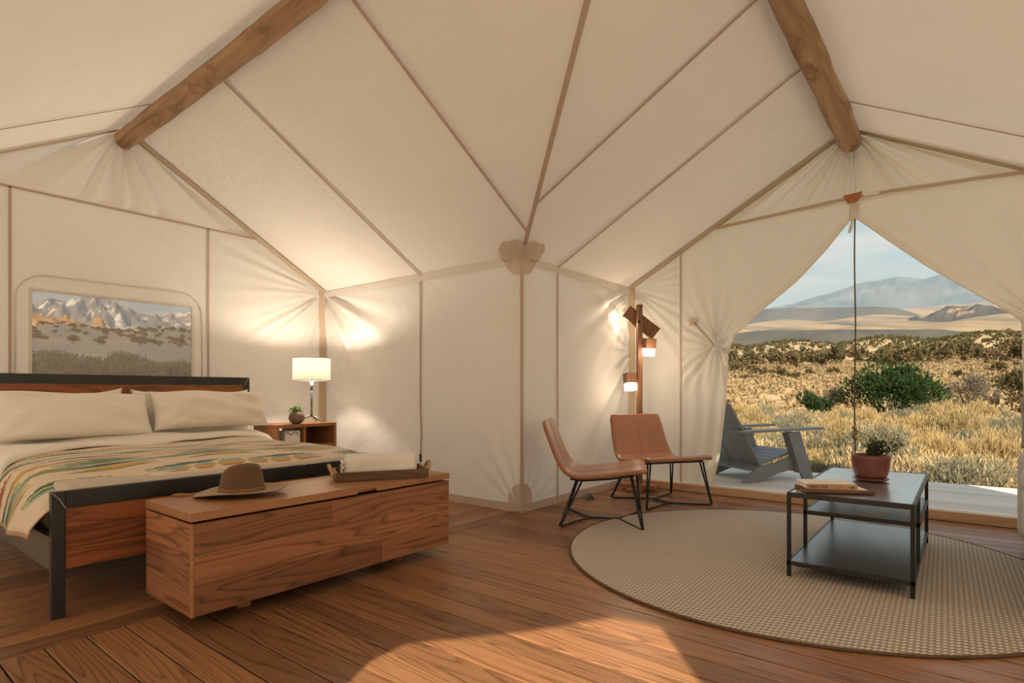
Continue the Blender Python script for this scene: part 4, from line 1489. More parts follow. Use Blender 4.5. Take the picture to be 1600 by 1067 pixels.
ff.append(tuple((len(rows) - 1) * n + i for i in range(n)))
MB().add(vv, ff).build('crown', FELT, hat, smooth=True)
m = MB()
m.tube([(0.109 * math.cos(a), 0.089 * math.sin(a), 0.028 + 0.002 * math.sin(9 * a)) for a in np.linspace(0, 2 * PI, 60, endpoint=False)], 0.0042, 6, closed=True)
m.tube([(0.110 * math.cos(a), 0.090 * math.sin(a), 0.035 + 0.002 * math.sin(7 * a)) for a in np.linspace(0, 2 * PI, 60, endpoint=False)], 0.003, 6, closed=True)
m.build('hat_band', CORD, hat, smooth=True, label='thin tan leather hat band')
m = MB()
gg = random.Random(3)
for k_ in range(4):
    pts = [(-0.10, 0.05, 0.012)]
    for i in range(1, 9):
        pts.append((-0.10 - i * 0.028 + gg.uniform(-.006, .006), 0.05 + 0.012 * (k_ - 1.5) * math.sin(i * 0.7) + gg.uniform(-.006, .006), 0.004 + 0.004 * (i % 3 == 1)))
    m.tube(pts, 0.0035, 6)
m.build('chin_cord', CORD, hat, smooth=True, label='braided tan chin cord lying on the lid')

# ---- tray with rolled towel
tray = thing('wooden_tray', 'dark rustic wooden tray with rope handles on the chest', 'tray', (1.945, 2.840, LIDZ + 0.001), R(-31))
TL, TD_, TH = 0.545, 0.27, 0.055
bar('base_board', 0.0, TL, 0.0, TD_, 0, 0.010, W_TRAY, tray, 0.001)
bar('side_board', 0.0, TL, 0.0, 0.011, 0.010, TH, W_TRAY, tray, 0.002)
bar('side_board', 0.0, TL, TD_ - 0.011, TD_, 0.010, TH, W_TRAY, tray, 0.002)
for x0 in (0.0, TL - 0.011):
    MB().box(-TD_ / 2 + .012, TD_ / 2 - .012, -0.0055, 0.0055, -0.0225, 0.0225).build('end_board', W_BARE, tray, (x0 + 0.0055, TD_ / 2, 0.0325), (0, 0, R(90)), bevel=0.002)
for x0, s_ in ((0.0, -1), (TL, 1)):
    m = MB()
    base = []
    for i in range(25):
        q = i / 24
        base.append(Vector((x0 + s_ * (0.010 + 0.020 * math.sin(q * PI)), TD_ * 0.28 + q * TD_ * 0.44, 0.035 + 0.048 * math.sin(q * PI))))
    for st in range(3):
        m.tube([p + Vector((0.005 * math.cos(i * 1.1 + st * 2.09), 0, 0.005 * math.sin(i * 1.1 + st * 2.09))) for i, p in enumerate(base)], 0.0075, 6)
    for q in (0, 24):
        m.lathe([(0.004, -0.012), (0.012, -0.006), (0.012, 0.006), (0.004, 0.012)], 10, base[q])
    m.build('rope_handle', ROPE, tray, smooth=True)
# two folded towels wrapped into one soft bundle
towel = thing('rolled_towel', 'thick off-white towel folded in the wooden tray', 'towel', (1.945, 2.840, LIDZ + 0.0115), R(-31))
L, hw, hh = 0.44, 0.105, 0.068
nu, nv = 30, 48
vv, ff = [], []
for i in range(nu + 1):
    q = i / nu
    e_ = (1 - (2 * q - 1) ** 14) ** 0.5
    for k in range(nv):
        a = 2 * PI * k / nv
        c_, s_ = math.cos(a), math.sin(a)
        rr_ = (abs(c_) ** 4.0 + abs(s_) ** 4.0) ** (-0.25)
        wob = 1 + 0.03 * math.sin(3 * a + 4 * q) + 0.02 * math.sin(7 * q + 2 * a)
        y_ = hw * rr_ * c_ * wob * (0.35 + 0.65 * e_)
        z_ = hh * rr_ * s_ * wob * (0.35 + 0.65 * e_)
        z_ = hh + z_
        z_ = max(z_, 0.0006)
        vv.append((0.052 + q * L, TD_ / 2 + y_, z_))
for i in range(nu):
    for k in range(nv):
        l = (k + 1) % nv
        ff.append((i * nv + k, i * nv + l, (i + 1) * nv + l, (i + 1) * nv + k))
ff += [tuple(range(nv - 1, -1, -1)), tuple(nu * nv + k for k in range(nv))]
MB().add(vv, ff).build('towel_roll', TOWEL, towel, smooth=True)
m = MB()
for k_ in range(3):
    z_ = 0.030 + k_ * 0.030
    m.tube([(0.046, TD_ / 2 - 0.08 + 0.02 * i, z_ + 0.004 * math.sin(i + k_)) for i in range(9)], 0.008, 6)
m.build('towel_fold', TOWEL, towel, smooth=True)
MB().cbox((0.507, TD_ / 2 - 0.07, 0.105), (0.012, 0.03, 0.05)).build('dark_tab', BLACK, towel, bevel=0.004)

# ---- nightstand
stand = thing('nightstand', 'open wooden nightstand beside the bed holding the table lamp', 'nightstand', (2.86, 5.12, 0))
NW, ND, NH = 0.66, 0.44, 0.725
bar('top', 0, NW, 0, ND, NH - 0.032, NH, W_STAND, stand, 0.002)
MB().box(-NH / 2 + .0165, NH / 2 - .0165, -ND / 2, ND / 2, -0.014, 0.014).build('side_panel', W_STAND, stand, (NW - 0.014, ND / 2, NH / 2 - 0.0165), (0, R(90), 0), bevel=0.002)
MB().box(-NH / 2 + .0165, NH / 2 - .0165, -ND / 2, ND / 2, -0.014, 0.014).build('side_panel', W_STAND, stand, (0.014, ND / 2, NH / 2 - 0.0165), (0, R(90), 0), bevel=0.002)
bar('divider', 0.30, 0.322, 0.02, ND, NH - 0.21, NH - 0.033, W_STAND, stand, 0.002)
bar('back_panel', 0.322, NW - 0.03, ND - 0.02, ND, 0.05, NH - 0.033, W_BED, stand, 0.001)
bar('shelf', 0.03, NW - 0.03, 0.01, ND, NH - 0.235, NH - 0.211, W_STAND, stand, 0.002)
bar('bottom_shelf', 0.03, NW - 0.03, 0.01, ND, 0.05, 0.075, W_STAND, stand, 0.002)
o = thing('white_box', 'small white box with a black cord on the nightstand shelf', 'box', (2.97, 5.16, NH - 0.2105))
MB().box(0, 0.16, 0, 0.12, 0, 0.145).build('carton', PAPER, o, bevel=0.004)
MB().tube([(0.0 + 0.014 * i, -0.006 - 0.004 * math.sin(i), 0.12 + 0.016 * math.sin(i * 1.1)) for i in range(11)], 0.003, 6).build('cord', BLACK, o, smooth=True)

# ---- table lamp on the nightstand
LX, LY = 3.335, 5.285
lamp = thing('table_lamp', 'lit table lamp with white drum shade on a chrome tripod', 'lamp', (LX, LY, NH))
m = MB()
for k in range(3):
    a = R(-80) + k * 2 * PI / 3
    m = MB().tube([(0, 0, 0.075), (0.04 * math.cos(a), 0.04 * math.sin(a), 0.062), (0.165 * math.cos(a), 0.165 * math.sin(a), 0.009)], [0.010, 0.010, 0.008], 8)
    m.build('tripod_leg', CHROME, lamp, smooth=True)
MB().tube([(0, 0, 0.06), (0, 0, 0.46)], 0.012, 12).build('stem', CHROME, lamp, smooth=True)
MB().lathe([(0.015, 0.0), (0.015, 0.10)], 12, (0, 0, 0.33)).build('sleeve', CHROME, lamp, smooth=True)
SH0, SH1, SR = 0.435, 0.665, 0.190
t = NT('lamp_shade')
d_ = t.node('ShaderNodeBsdfDiffuse'); d_.inputs[0].default_value = (0.82, 0.76, 0.66, 1)
tr_ = t.node('ShaderNodeBsdfTranslucent'); tr_.inputs[0].default_value = (0.92, 0.84, 0.70, 1)
mx_ = t.node('ShaderNodeMixShader'); mx_.inputs[0].default_value = 0.05
t.l.new(d_.outputs[0], mx_.inputs[1]); t.l.new(tr_.outputs[0], mx_.inputs[2])
SHADE = t.done(mx_.outputs[0])
o = MB().lathe([(SR * 0.985, SH0), (SR * 0.97, SH1)], 56, caps=False).build('lamp_shade', SHADE, lamp, smooth=True)
m = MB()
for z_, r_ in ((SH0, SR * 0.985), (SH1, SR * 0.97)):
    m.tube([(r_ * math.cos(a), r_ * math.sin(a), z_) for a in np.linspace(0, 2 * PI, 56, endpoint=False)], 0.004, 6, closed=True)
for k in range(3):
    a = k * 2 * PI / 3
    m.tube([(0, 0, SH0 + 0.015), (SR * 0.98 * math.cos(a), SR * 0.98 * math.sin(a), SH0 + 0.008)], 0.0025, 6)
m.build('shade_ring', CHROME, lamp, smooth=True)
MB().lathe([(0.012, 0.0), (0.018, 0.02), (0.030, 0.055), (0.030, 0.075), (0.018, 0.095), (0.004, 0.102)], 20, (0, 0, 0.46)).build('bulb', m_emit('bulb_glow', (1.0, 0.80, 0.55), 8.0), lamp, smooth=True)
ld = bpy.data.lights.new('table_lamp_light', 'POINT')
ld.energy = LAMP_POWER
ld.color = (1.0, 0.87, 0.71)
ld.shadow_soft_size = 0.035
lo = bpy.data.objects.new('lamp_light', ld)
lo.parent = lamp
lo.location = (0, 0, 0.59)
COL.objects.link(lo)

# ---- little pot plant on the nightstand
pot = thing('small_pot_plant', 'small round brown pot with green sprigs on the nightstand', 'plant', (3.115, 5.20, NH))
MB().lathe([(0.030, 0.0), (0.055, 0.012), (0.073, 0.040), (0.076, 0.066), (0.068, 0.095), (0.050, 0.116), (0.044, 0.118), (0.046, 0.108)], 28).build('pot', CLAYPOT, pot, smooth=True)
MB().lathe([(0.045, 0.100), (0.02, 0.106), (0.002, 0.108)], 20).build('soil', SOIL, pot)
gq = np.random.default_rng(5)
n = 170
C = np.c_[gq.normal(size=(n, 2)) * 0.026, 0.105 + np.abs(gq.normal(size=n)) * 0.026]
V, Fq = leaf_quads(C, np.c_[gq.normal(size=(n, 2)), np.full(n, 1.0)], 0.026, 0.008, gq)
link('leaves', fast_mesh('leaves', V, Fq, LEAF_N), pot)

# ---- leather lounge chairs
def lounge_chair(label, loc, rz):
    ch = thing('lounge_chair', label, 'chair', (*loc, 0.0), rz, 'leather lounge chairs')
    prof = np.array([(-0.445, 0.815), (-0.425, 0.76), (-0.385, 0.66), (-0.345, 0.56), (-0.31, 0.485), (-0.275, 0.432), (-0.23, 0.402), (-0.17, 0.392), (-0.06, 0.400), (0.08, 0.418), (0.20, 0.437), (0.285, 0.452), (0.325, 0.452), (0.345, 0.440)])
    seg = np.r_[0, np.cumsum(np.hypot(*np.diff(prof, axis=0).T))]
    s = np.linspace(0, seg[-1], 46)
    px_, pz_ = np.interp(s, seg, prof[:, 0]), np.interp(s, seg, prof[:, 1])
    for _ in range(3):
        px_[1:-1] = (px_[:-2] + px_[2:] + 2 * px_[1:-1]) / 4
        pz_[1:-1] = (pz_[:-2] + pz_[2:] + 2 * pz_[1:-1]) / 4
    q = s / s[-1]
    hwid = np.interp(q, [0, 0.04, 0.4, 0.55, 0.95, 1.0], [0.275, 0.295, 0.325, 0.335, 0.350, 0.335])
    v = np.linspace(-1, 1, 33)
    tx, tz = np.gradient(px_), np.gradient(pz_)
    ln = np.hypot(tx, tz)
    nx_, nz_ = -tz / ln, tx / ln          # points up / forward, out of the sitting side
    Pm = np.zeros((len(s), len(v), 3))
    for i in range(len(s)):
        dish = -0.020 * (1 - np.abs(v) ** 2.4) * math.sin(PI * min(1, max(0, q[i]))) ** 0.6
        edge = -0.012 * np.clip((np.abs(v) - 0.90) / 0.10, 0, 1) ** 2
        o_ = dish + edge + 0.014
        Pm[i, :, 0] = px_[i] + nx_[i] * o_
        Pm[i, :, 1] = v * hwid[i]
        Pm[i, :, 2] = pz_[i] + nz_[i] * o_
    o = link('seat_shell', grid_mesh('seat_shell', Pm, LEATHER), ch)
    so = o.modifiers.new('solid', 'SOLIDIFY'); so.thickness = 0.032; so.offset = -1
    bv = o.modifiers.new('bevel', 'BEVEL'); bv.width = 0.011; bv.segments = 3; bv.limit_method = 'ANGLE'; bv.angle_limit = R(50)
    MB().tube([tuple(Pm[i, 16] + np.array([nx_[i], 0, nz_[i]]) * 0.0008) for i in range(1, 45)], 0.0020, 5).build('centre_seam', LEATHER_STITCH, o, smooth=True)
    MB().tube([tuple(Pm[17, j] + np.array([nx_[17], 0, nz_[17]]) * 0.0008) for j in range(1, 32)], 0.0020, 5).build('cross_seam', LEATHER_STITCH, o, smooth=True)
    m = MB()
    for sd in (-1, 1):
        m.tube([(-0.24, sd * 0.24, 0.362), (-0.15, sd * 0.25, 0.352), (0.06, sd * 0.27, 0.372), (0.255, sd * 0.285, 0.405)], 0.0085, 8)
    m.tube([(-0.16, -0.25, 0.352), (-0.16, 0.25, 0.352)], 0.007, 8)
    m.tube([(0.20, -0.28, 0.395), (0.20, 0.28, 0.395)], 0.007, 8)
    m.build('seat_support', BLACK, ch, smooth=True)
    for sd in (-1, 1):
        for k in (0, 1):      # each leg is a pair of bent rods that meet at the foot
            MB().tube([(0.225 + 0.045 * k, sd * 0.28, 0.40), (0.300 + 0.012 * k, sd * 0.34, 0.045), (0.309 + 0.006 * k, sd * 0.347, 0.016), (0.296, sd * 0.330, 0.0085)], 0.0078, 8).build('front_leg', BLACK, ch, smooth=True)
            MB().tube([(-0.19 + 0.045 * k, sd * 0.25, 0.356), (-0.300 + 0.012 * k, sd * 0.335, 0.045), (-0.312 + 0.006 * k, sd * 0.343, 0.016), (-0.300, sd * 0.328, 0.0085)], 0.0078, 8).build('rear_leg', BLACK, ch, smooth=True)
        MB().tube([(0.298, sd * 0.332, 0.0085), (0.150, sd * 0.030, 0.0125), (0.135, 0, 0.0125)], 0.0078, 8).build('floor_bar', BLACK, ch, smooth=True)
        MB().tube([(-0.302, sd * 0.330, 0.0085), (-0.120, sd * 0.030, 0.0125), (-0.105, 0, 0.0125)], 0.0078, 8).build('floor_bar', BLACK, ch, smooth=True)
    MB().tube([(-0.11, 0, 0.0125), (0.14, 0, 0.0125)], 0.0085, 8).build('stretcher', BLACK, ch, smooth=True)
    return ch


lounge_chair('brown leather lounge chair seen from its side, nearer the tent corner', (4.115, 2.318), R(-62.7))
lounge_chair('brown leather lounge chair facing the room in front of the wooden floor lamp', (5.11, 2.26), R(-122))

# ---- wooden floor lamp with box heads
fl = thing('floor_lamp', 'wooden post floor lamp with three box heads in the tent corner', 'lamp', (5.585, 2.700, 0), R(-40))
for k in range(2):
    a = R(45 + 90 * k)
    MB().cbox((0, 0, 0.016 + 0.034 * k), (0.40, 0.15, 0.032), Matrix.Rotation(a, 3, 'Z')).build('foot_board', W_STAND, fl, bevel=0.003)
bar('post', -0.026, 0.026, -0.026, 0.026, 0.066, 1.968, W_POST, fl, 0.003)
GLOW = m_emit('led_glow', (1.0, 0.86, 0.68), 5.0)
CAMR = R(-50)   # heads look towards the seats
for (ox, oy, z_, turn, tip, lit, nm) in ((0.078, -0.062, 1.490, R(-75), R(8), 1, 'lamp_head'), (-0.095, 0.020, 1.125, R(-100), R(-6), 1, 'lamp_head')):
    h = link(nm, MB().box(-0.055, 0.055, -0.055, 0.055, 0.012, 0.115).mesh(nm, W_POST), fl, (ox, oy, z_), (tip, 0, 0))
    MB().box(-0.050, 0.050, -0.050, 0.050, -0.070, 0.010).build('led_cube', GLOW, h, bevel=0.006)
    MB().tube([(0, 0, 0.06), (-ox * 1.1, -oy * 1.1, 0.06)], 0.008, 8).build('pivot', BLACK, h)
h = link('lamp_head', MB().box(-0.20, 0.20, -0.035, 0.035, -0.070, 0.070).mesh('lamp_head', W_POST), fl, (0.045, 0.062, 1.785), (0, R(38), R(-15)))
MB().box(-0.12, 0.05, 0.036, 0.046, -0.045, 0.045).build('led_panel', GLOW, h)
MB().lathe([(0.004, 0.0), (0.016, 0.0), (0.016, 0.012), (0.004, 0.014)], 12, (0, 0, 0)).build('bolt', BLACK, fl, (-0.02, -0.027, 1.78), (R(90), 0, 0), smooth=True)
for (px_, py_, pz_, pw, sz) in ((0.03, -0.22, 1.44, 0.30, 0.05), (-0.16, -0.20, 1.07, 0.30, 0.05), (-0.10, 0.11, 1.83, 0.75, 0.06)):
    ld = bpy.data.lights.new('floor_lamp_light', 'POINT')
    ld.energy = SPOT_POWER * pw
    ld.color = (1.0, 0.78, 0.55)
    ld.shadow_soft_size = sz
    lo = bpy.data.objects.new('lamp_light', ld)
    lo.parent = fl
    lo.location = (px_, py_, pz_)
    COL.objects.link(lo)

# ---- metal wedge on the floor by the wall
DS = 0.72
dsp = thing('metal_wedge', 'small grey metal wedge on the floor behind the lounge chairs', 'wedge', (4.80, 2.86, 0), R(-35))
MB().prism([(-0.075 * DS, 0), (0.085 * DS, 0), (0.035 * DS, 0.085 * DS), (0.015 * DS, 0.085 * DS)], 'y', -0.05 * DS, 0.05 * DS).build('body', SHELF, dsp, bevel=0.003)
MB().cbox((0.0475, 0, 0.030), (0.005, 0.05, 0.042), Matrix.Rotation(R(-31), 3, 'Y')).build('plate', PAPER, dsp)

# ---- coffee table
TX0, TX1, TY0, TY1, TZ = 3.470, 4.830, 0.190, 0.780, 0.482
FZ = 0.0125    # stands on the rug
tab = thing('coffee_table', 'three-tier dark metal coffee table standing on the round rug', 'table', (TX0, TY0, FZ))
tw, td, th_ = TX1 - TX0, TY1 - TY0, TZ - FZ
lw = 0.020
for a in (0, tw - lw):
    for b in (0, td - lw):
        bar('leg', a, a + lw, b, b + lw, 0, th_ - 0.026, BLACK, tab, 0.0015)
px0 = 0.42
for b in (0, td - lw):
    bar('upright', px0, px0 + lw, b, b + lw, 0.085, th_ - 0.026, BLACK, tab, 0.0015)


def tier(name, x0, x1, z1, fr=0.022, mat=None):
    f = bar(name, x0 + 0.014, x1 - 0.014, 0.014, td - 0.014, z1 - 0.008, z1, mat or SHELF, tab, 0.001)
    m = MB()
    m.box(x0, x1, 0, 0.014, z1 - fr, z1 + 0.0015)
    m.box(x0, x1, td - 0.014, td, z1 - fr, z1 + 0.0015)
    m.box(x0, x0 + 0.014, 0.014, td - 0.014, z1 - fr, z1 + 0.0015)
    m.box(x1 - 0.014, x1, 0.014, td - 0.014, z1 - fr, z1 + 0.0015)
    m.build('edge_frame', STEEL, tab, bevel=0.001)


tier('top', 0, tw, th_, 0.026, ZINC)
tier('middle_shelf', px0, tw, 0.300)
tier('bottom_shelf', 0, tw, 0.085)

# ---- potted plant on the table
pp = thing('potted_plant', 'dark red glazed pot with a small green plant on the metal table', 'plant', (4.245, 0.462, TZ + 0.002))
m = MB()
m.lathe([(0.058, 0.0), (0.086, 0.004), (0.098, 0.012), (0.100, 0.018), (0.094, 0.018), (0.080, 0.010), (0.010, 0.008)], 40)
m.build('saucer', TERRA, pp, smooth=True)
MB().lathe([(0.070, 0.010), (0.082, 0.018), (0.095, 0.050), (0.103, 0.095), (0.107, 0.135), (0.108, 0.158), (0.106, 0.164), (0.100, 0.162), (0.098, 0.145)], 44).build('pot', TERRA, pp, smooth=True)
MB().lathe([(0.099, 0.147), (0.05, 0.153), (0.002, 0.155)], 28).build('soil', SOIL, pp)
m = MB()
gg = random.Random(9)
tips = []
for k in range(9):
    a = gg.uniform(0, 6.28)
    p0 = Vector((0.03 * math.cos(a), 0.03 * math.sin(a), 0.155))
    p1 = p0 + Vector((gg.uniform(-.02, .05), gg.uniform(-.06, .02), gg.uniform(.03, .05)))
    p2 = p1 + Vector((gg.uniform(-.03, .06), gg.uniform(-.07, .03), gg.uniform(.015, .05)))
    m.tube([p0, p1, p2], [0.005, 0.004, 0.002], 6)
    tips += [p1, p2, (p1 + p2) / 2]
m.build('stems', BARK, pp, smooth=True)
gq = np.random.default_rng(8)
T_ = np.array([tuple(p) for p in tips])
n = 420
C = T_[gq.integers(0, len(T_), n)] + gq.normal(size=(n, 3)) * 0.013
V, Fq = leaf_quads(C, gq.normal(size=(n, 3)) + [0, 0, 0.7], 0.022, 0.007, gq)
link('leaves', fast_mesh('leaves', V, Fq, LEAF_T), pp)

# ---- books on the table
fo = thing('leather_folio', 'thin dark brown leather folio lying under the book', 'folio', (3.505, 0.690, TZ + 0.002), R(-62))
bar('cover', 0, 0.345, 0, 0.215, 0, 0.012, FOLIO, fo, 0.004)
m = MB().tube([(0.0, 0.0, 0.0115), (0.35, 0.0, 0.0115)], 0.0112, 10)
m.build('rolled_spine', FOLIO, fo, smooth=True)
bar('loose_page', 0.05, 0.335, 0.012, 0.20, 0.012, 0.016, PAPER, fo, 0.0)
MB().tube([(-0.035, 0.06, 0.004), (0.02, 0.01, 0.018)], 0.003, 6).build('pencil', CORD, fo)
bk = thing('book', 'pale book with tan spine lettered MAKE INK on the metal table', 'book', (3.530, 0.690, TZ + 0.019), R(-60))
BKL, BKD, BKH = 0.265, 0.185, 0.030
bar('spine', 0, BKL, 0, 0.004, 0, BKH, KRAFT, bk, 0.0012)
bar('cover', 0, BKL, 0.004, BKD, BKH - 0.003, BKH, PAPER, bk, 0.0008)
bar('cover', 0, BKL, 0.004, BKD, 0, 0.003, KRAFT, bk, 0.0008)
bar('pages', 0.004, BKL - 0.004, 0.004, BKD - 0.005, 0.0032, BKH - 0.0032, PAPER, bk, 0)


def lettering(text, parent, loc, size, rot, mat, name='lettering', sx=1.0):
    cu = bpy.data.curves.new(name, 'FONT')
    cu.body = text
    cu.size = size
    cu.extrude = 0.0003
    ob = bpy.data.objects.new(name, cu)
    COL.objects.link(ob)
    dg = bpy.context.evaluated_depsgraph_get()
    me_ = bpy.data.meshes.new_from_object(ob.evaluated_get(dg))
    bpy.data.objects.remove(ob)
    me_.materials.clear(); me_.materials.append(mat)
    o_ = link(name, me_, parent, loc, rot)
    o_.scale = (sx, 1, 1)
    return o_


lettering('MAKE INK', bk, (0.012, -0.0006, 0.0075), 0.0220, (R(90), 0, 0), INK)
m = MB()
for k in range(4): m.box(0.155 + k * 0.007, 0.157 + k * 0.007, -0.0006, 0.0, 0.009, 0.014 + 0.004 * (k % 2))
m.box(0.235, 0.247, -0.0006, 0.0, 0.009, 0.017); m.box(0.222, 0.230, -0.0006, 0.0, 0.011, 0.016)
m.build('publisher_mark', INK, bk)

# ---- sofa at the right edge
sf = thing('sofa', 'pale grey sofa with a taupe cushion cut off by the right edge', 'sofa', (3.55, -0.297, 0))


def soft(name, x0, x1, y0, y1, z0, z1, mat, par, bev):
    o_ = bar(name, x0, x1, y0, y1, z0, z1, mat, par, bev)
    o_.modifiers['bevel'].segments = 5
    for p in o_.data.polygons: p.use_smooth = True
    return o_


soft('base', 0.0, 1.62, -0.86, 0.0, 0.10, 0.42, SOFA, sf, 0.05)
soft('arm', 1.44, 1.66, -0.90, 0.015, 0.05, 0.665, SOFA, sf, 0.08)
soft('arm', -0.2, 0.02, -0.90, 0.0, 0.05, 0.665, SOFA, sf, 0.08)
soft('backrest', 0.0, 1.62, -1.02, -0.78, 0.10, 0.82, SOFA, sf, 0.08)
soft('seat_cushion', 0.04, 1.42, -0.80, 0.01, 0.425, 0.56, SOFA, sf, 0.05)
for a in (0.0, 1.52):
    for b in (-0.85, -0.08):
        bar('foot', a, a + 0.05, b, b + 0.05, 0, 0.11, W_POST, sf, 0.002)
cu = link('throw_cushion', pillow_mesh(0.46, 0.36, 0.16, 9), None, (5.10, -0.52, 0.835), (R(80), 0, R(78)))
cu.data.materials.clear(); cu.data.materials.append(CUSH)
setp(cu, 'taupe cushion standing on the sofa arm at the right edge', 'cushion')

# ---- door flaps tied back
def flap(label, sgn, edge, yo, tie, seed, nu=70, nv=150):
    """canvas door flap between outer edge yo(z) and the opening edge(z); sgn +1 = left flap"""
    zs = np.linspace(0.085, SD + 0.01, nv)
    ye = np.interp(zs, [p[1] for p in edge], [p[0] for p in edge])
    for _ in range(3): ye[1:-1] = (ye[:-2] + ye[2:] + 2 * ye[1:-1]) / 4
    you = yo(zs)
    U, _ = np.meshgrid(np.linspace(0, 1, nu), zs, indexing='ij')
    Zg = np.broadcast_to(zs, U.shape)
    Yg = you + (ye - you) * U
    de = np.abs(ye - Yg)
    dist = np.hypot(Yg - tie[0], Zg - tie[1])
    d = tension(Yg, Zg, [(tie[0], tie[1], seed, 15, 0.050, 0.55)])
    low = sstep(tie[1], tie[1] - 0.25, Zg) if False else 1 - sstep(tie[1] - 0.35, tie[1], Zg)
    d = d + low * 0.035 * np.sin(de * 42 + 0.6 * np.sin(Zg * 3)) * np.exp(-de / 0.30)
    d = d + (1 - low) * 0.030 * np.sin(de * 34 + 1) * np.exp(-de / 0.16) * sstep(2.70, 2.45, Zg) if False else d + (1 - low) * 0.030 * np.sin(de * 34 + 1) * np.exp(-de / 0.16) * (1 - sstep(2.45, 2.70, Zg))
    d = d + 0.05 * np.exp(-de / 0.10) * (1 - sstep(2.3, 2.7, Zg))
    d = d * np.clip(U / 0.12, 0, 1)
    P_ = np.stack([XD - 0.012 - d, Yg, Zg], -1)
    fl_ = thing('door_flap', label, 'door flap', (XD, tie[0], 0))
    P_ = P_ - np.array([XD, tie[0], 0])
    link('canvas', grid_mesh('canvas', P_, CURTAIN), fl_)
    MB().tube([tuple(P_[-1, j]) for j in range(0, nv, 2)], 0.006, 6).build('hem', LINEN, fl_, smooth=True)
    return fl_


yo_l = lambda z: np.minimum(SYD, RY + (RZ - z) * (YB - RY) / (RZ - EZ))
fl_l = flap('cream canvas door flap tied back at the left of the opening', 1,
            [(2.03, 0.08), (1.955, 0.40), (1.915, 0.80), (1.885, 1.20), (1.868, 1.46), (1.80, 1.62), (1.52, 1.86), (1.225, 2.09), (0.98, 2.35), (0.80, 2.60), (0.775, 2.78)], yo_l, (2.02, 1.53), 71)
yo_r = lambda z: np.maximum(-0.90, RY - (RZ - z) * (YB - RY) / (RZ - EZ))
fl_r = flap('cream canvas door flap tied back at the right of the opening', -1,
            [(-0.40, 0.08), (-0.375, 0.80), (-0.360, 1.30), (-0.355, 1.60), (-0.216, 1.72), (0.05, 1.935), (0.237, 2.09), (0.50, 2.34), (0.755, 2.60), (0.775, 2.78)], yo_r, (-0.48, 1.58), 72)
m = MB().cbox((-0.035, 2.247 - 2.02, 1.785), (0.008, 0.075, 0.085), Matrix.Rotation(R(6), 3, 'X'))
m.build('tie_patch', PATCH, fl_l, label='small square tie patch')
MB().tube([(-0.045, 0.215, 1.775), (-0.060, 0.10, 1.65), (-0.085, 0.0, 1.535), (-0.10, -0.02, 1.50)], 0.006, 6).build('tie_cord', ROPE, fl_l, smooth=True)
MB().tube([(-0.10 + 0.01 * math.cos(i), -0.10 + 0.2 * i / 14, 1.53 + 0.02 * math.sin(i * 0.8)) for i in range(15)], 0.010, 6).build('tie_strap', CURTAIN, fl_l, smooth=True)

# ---- cord hanging in the door opening
hc = thing('hanging_cord', 'thin cord hanging from the door peak down behind the potted plant', 'cord', (XD - 0.02, 0.768, 0.08))
MB().tube([(0, 0.004 * math.sin(i * 0.6), 2.52 - i * 0.126) for i in range(21)], 0.0062, 6).build('cord', m_plain('cord_dark', (0.13, 0.085, 0.045), 0.9, 0, 0.4, 60), hc, smooth=True)
m = MB()
for i in range(7):
    a = i * 1.3
    m.lathe([(0.004, -0.012), (0.015, -0.005), (0.015, 0.005), (0.004, 0.012)], 8, (0.012 * math.cos(a), 0.012 * math.sin(a), 0.54 + i * 0.017))
m.build('knot', m_plain('knot_cord', (0.27, 0.15, 0.05), 0.9, 0, 0.4, 60), hc, smooth=True)
MB().tube([(0, 0.02, 2.52), (-0.01, 0.03, 2.44), (-0.005, 0.045, 2.40)], [0.010, 0.016, 0.010], 8).build('zip_pull', LINEN, hc, smooth=True)

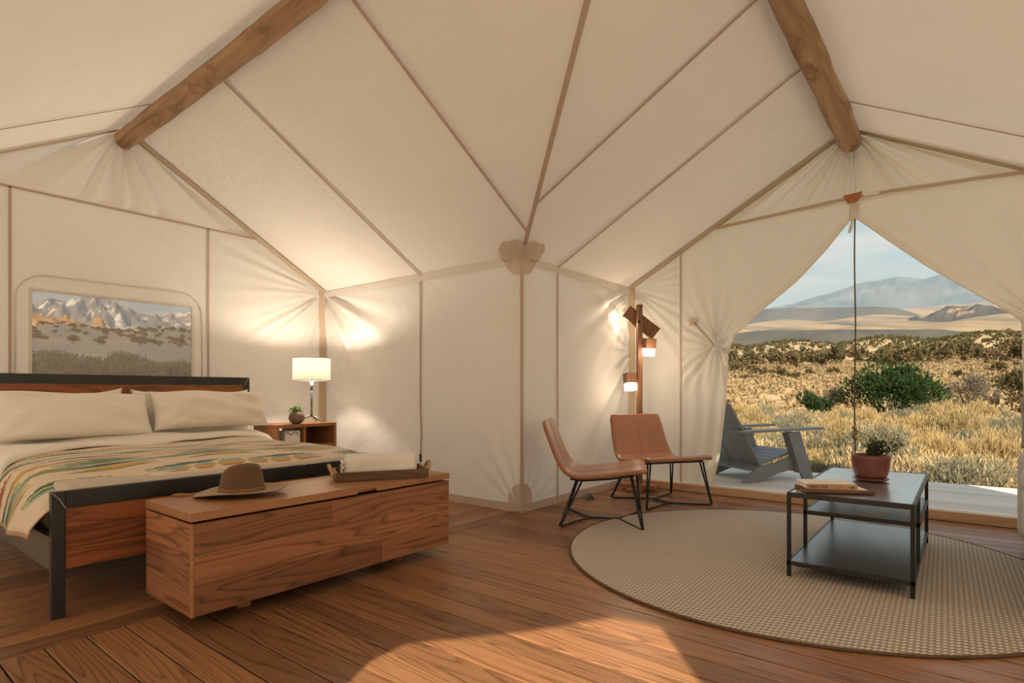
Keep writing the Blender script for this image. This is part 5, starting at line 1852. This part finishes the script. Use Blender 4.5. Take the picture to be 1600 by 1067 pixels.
# ---- grey deck chair
ad = thing('deck_chair', 'grey slab-sided outdoor lounge chair with wide arms on the deck', 'chair', (6.82, 1.865, DZ), R(-32))
ad.scale = (1.05, 1.05, 1.05)
HWD = 0.33
for sd in (-1, 1):
    y0, y1 = (sd * HWD, sd * (HWD - 0.028)) if sd > 0 else (-HWD, -HWD + 0.028)
    a, b = min(y0, y1), max(y0, y1)
    MB().prism([(-0.47, 0.0), (-0.26, 0.0), (-0.02, 0.075), (0.29, 0.135), (0.255, 0.27), (0.16, 0.245), (-0.02, 0.19), (-0.24, 0.16), (-0.30, 0.135)], 'y', a, b).build('side_board', GREYPL, ad, bevel=0.003)
    c, d = (a - 0.032, b - 0.032) if sd < 0 else (a + 0.032, b + 0.032)
    MB().prism([(0.09, 0.505), (0.255, 0.505), (0.44, 0.0), (0.30, 0.0)], 'y', c, d).build('front_leg', GREYPL, ad, bevel=0.003)
    e0, e1 = (a - 0.075, b + 0.05) if sd < 0 else (a - 0.05, b + 0.075)
    MB().prism([(-0.55, 0.508), (0.535, 0.526), (0.535, 0.548), (-0.55, 0.530)], 'y', e0, e1).build('arm', GREYPL, ad, bevel=0.004)
    MB().prism([(0.225, 0.08), (0.26, 0.08), (0.10, 0.50), (0.065, 0.50)], 'y', c - 0.03, d + 0.03).build('leg_rib', GREYPL, ad, bevel=0.003)
for k in range(3):
    w = 0.205
    y0 = -0.310 + k * 0.209
    MB().prism([(-0.215, 0.150), (-0.190, 0.158), (-0.595, 0.835 - 0.03 * abs(k - 1)), (-0.620, 0.827 - 0.03 * abs(k - 1))], 'y', y0, y0 + w).build('back_slat', GREYPL, ad, bevel=0.003)
for k in range(5):
    x0 = -0.20 + k * 0.092
    z0 = 0.175 + k * 0.0235
    MB().prism([(x0, z0), (x0 + 0.087, z0 + 0.022), (x0 + 0.083, z0 + 0.042), (x0 - 0.004, z0 + 0.020)], 'y', -0.300, 0.300).build('seat_slat', GREYPL, ad, bevel=0.003)
MB().prism([(-0.34, 0.115), (-0.20, 0.155), (-0.205, 0.175), (-0.345, 0.135)], 'y', -0.30, 0.30).build('rear_brace', GREYPL, ad, bevel=0.003)
MB().prism([(-0.44, 0.52), (-0.40, 0.52), (-0.42, 0.565), (-0.46, 0.565)], 'y', -0.30, 0.30).build('back_crossbar', GREYPL, ad, bevel=0.003)
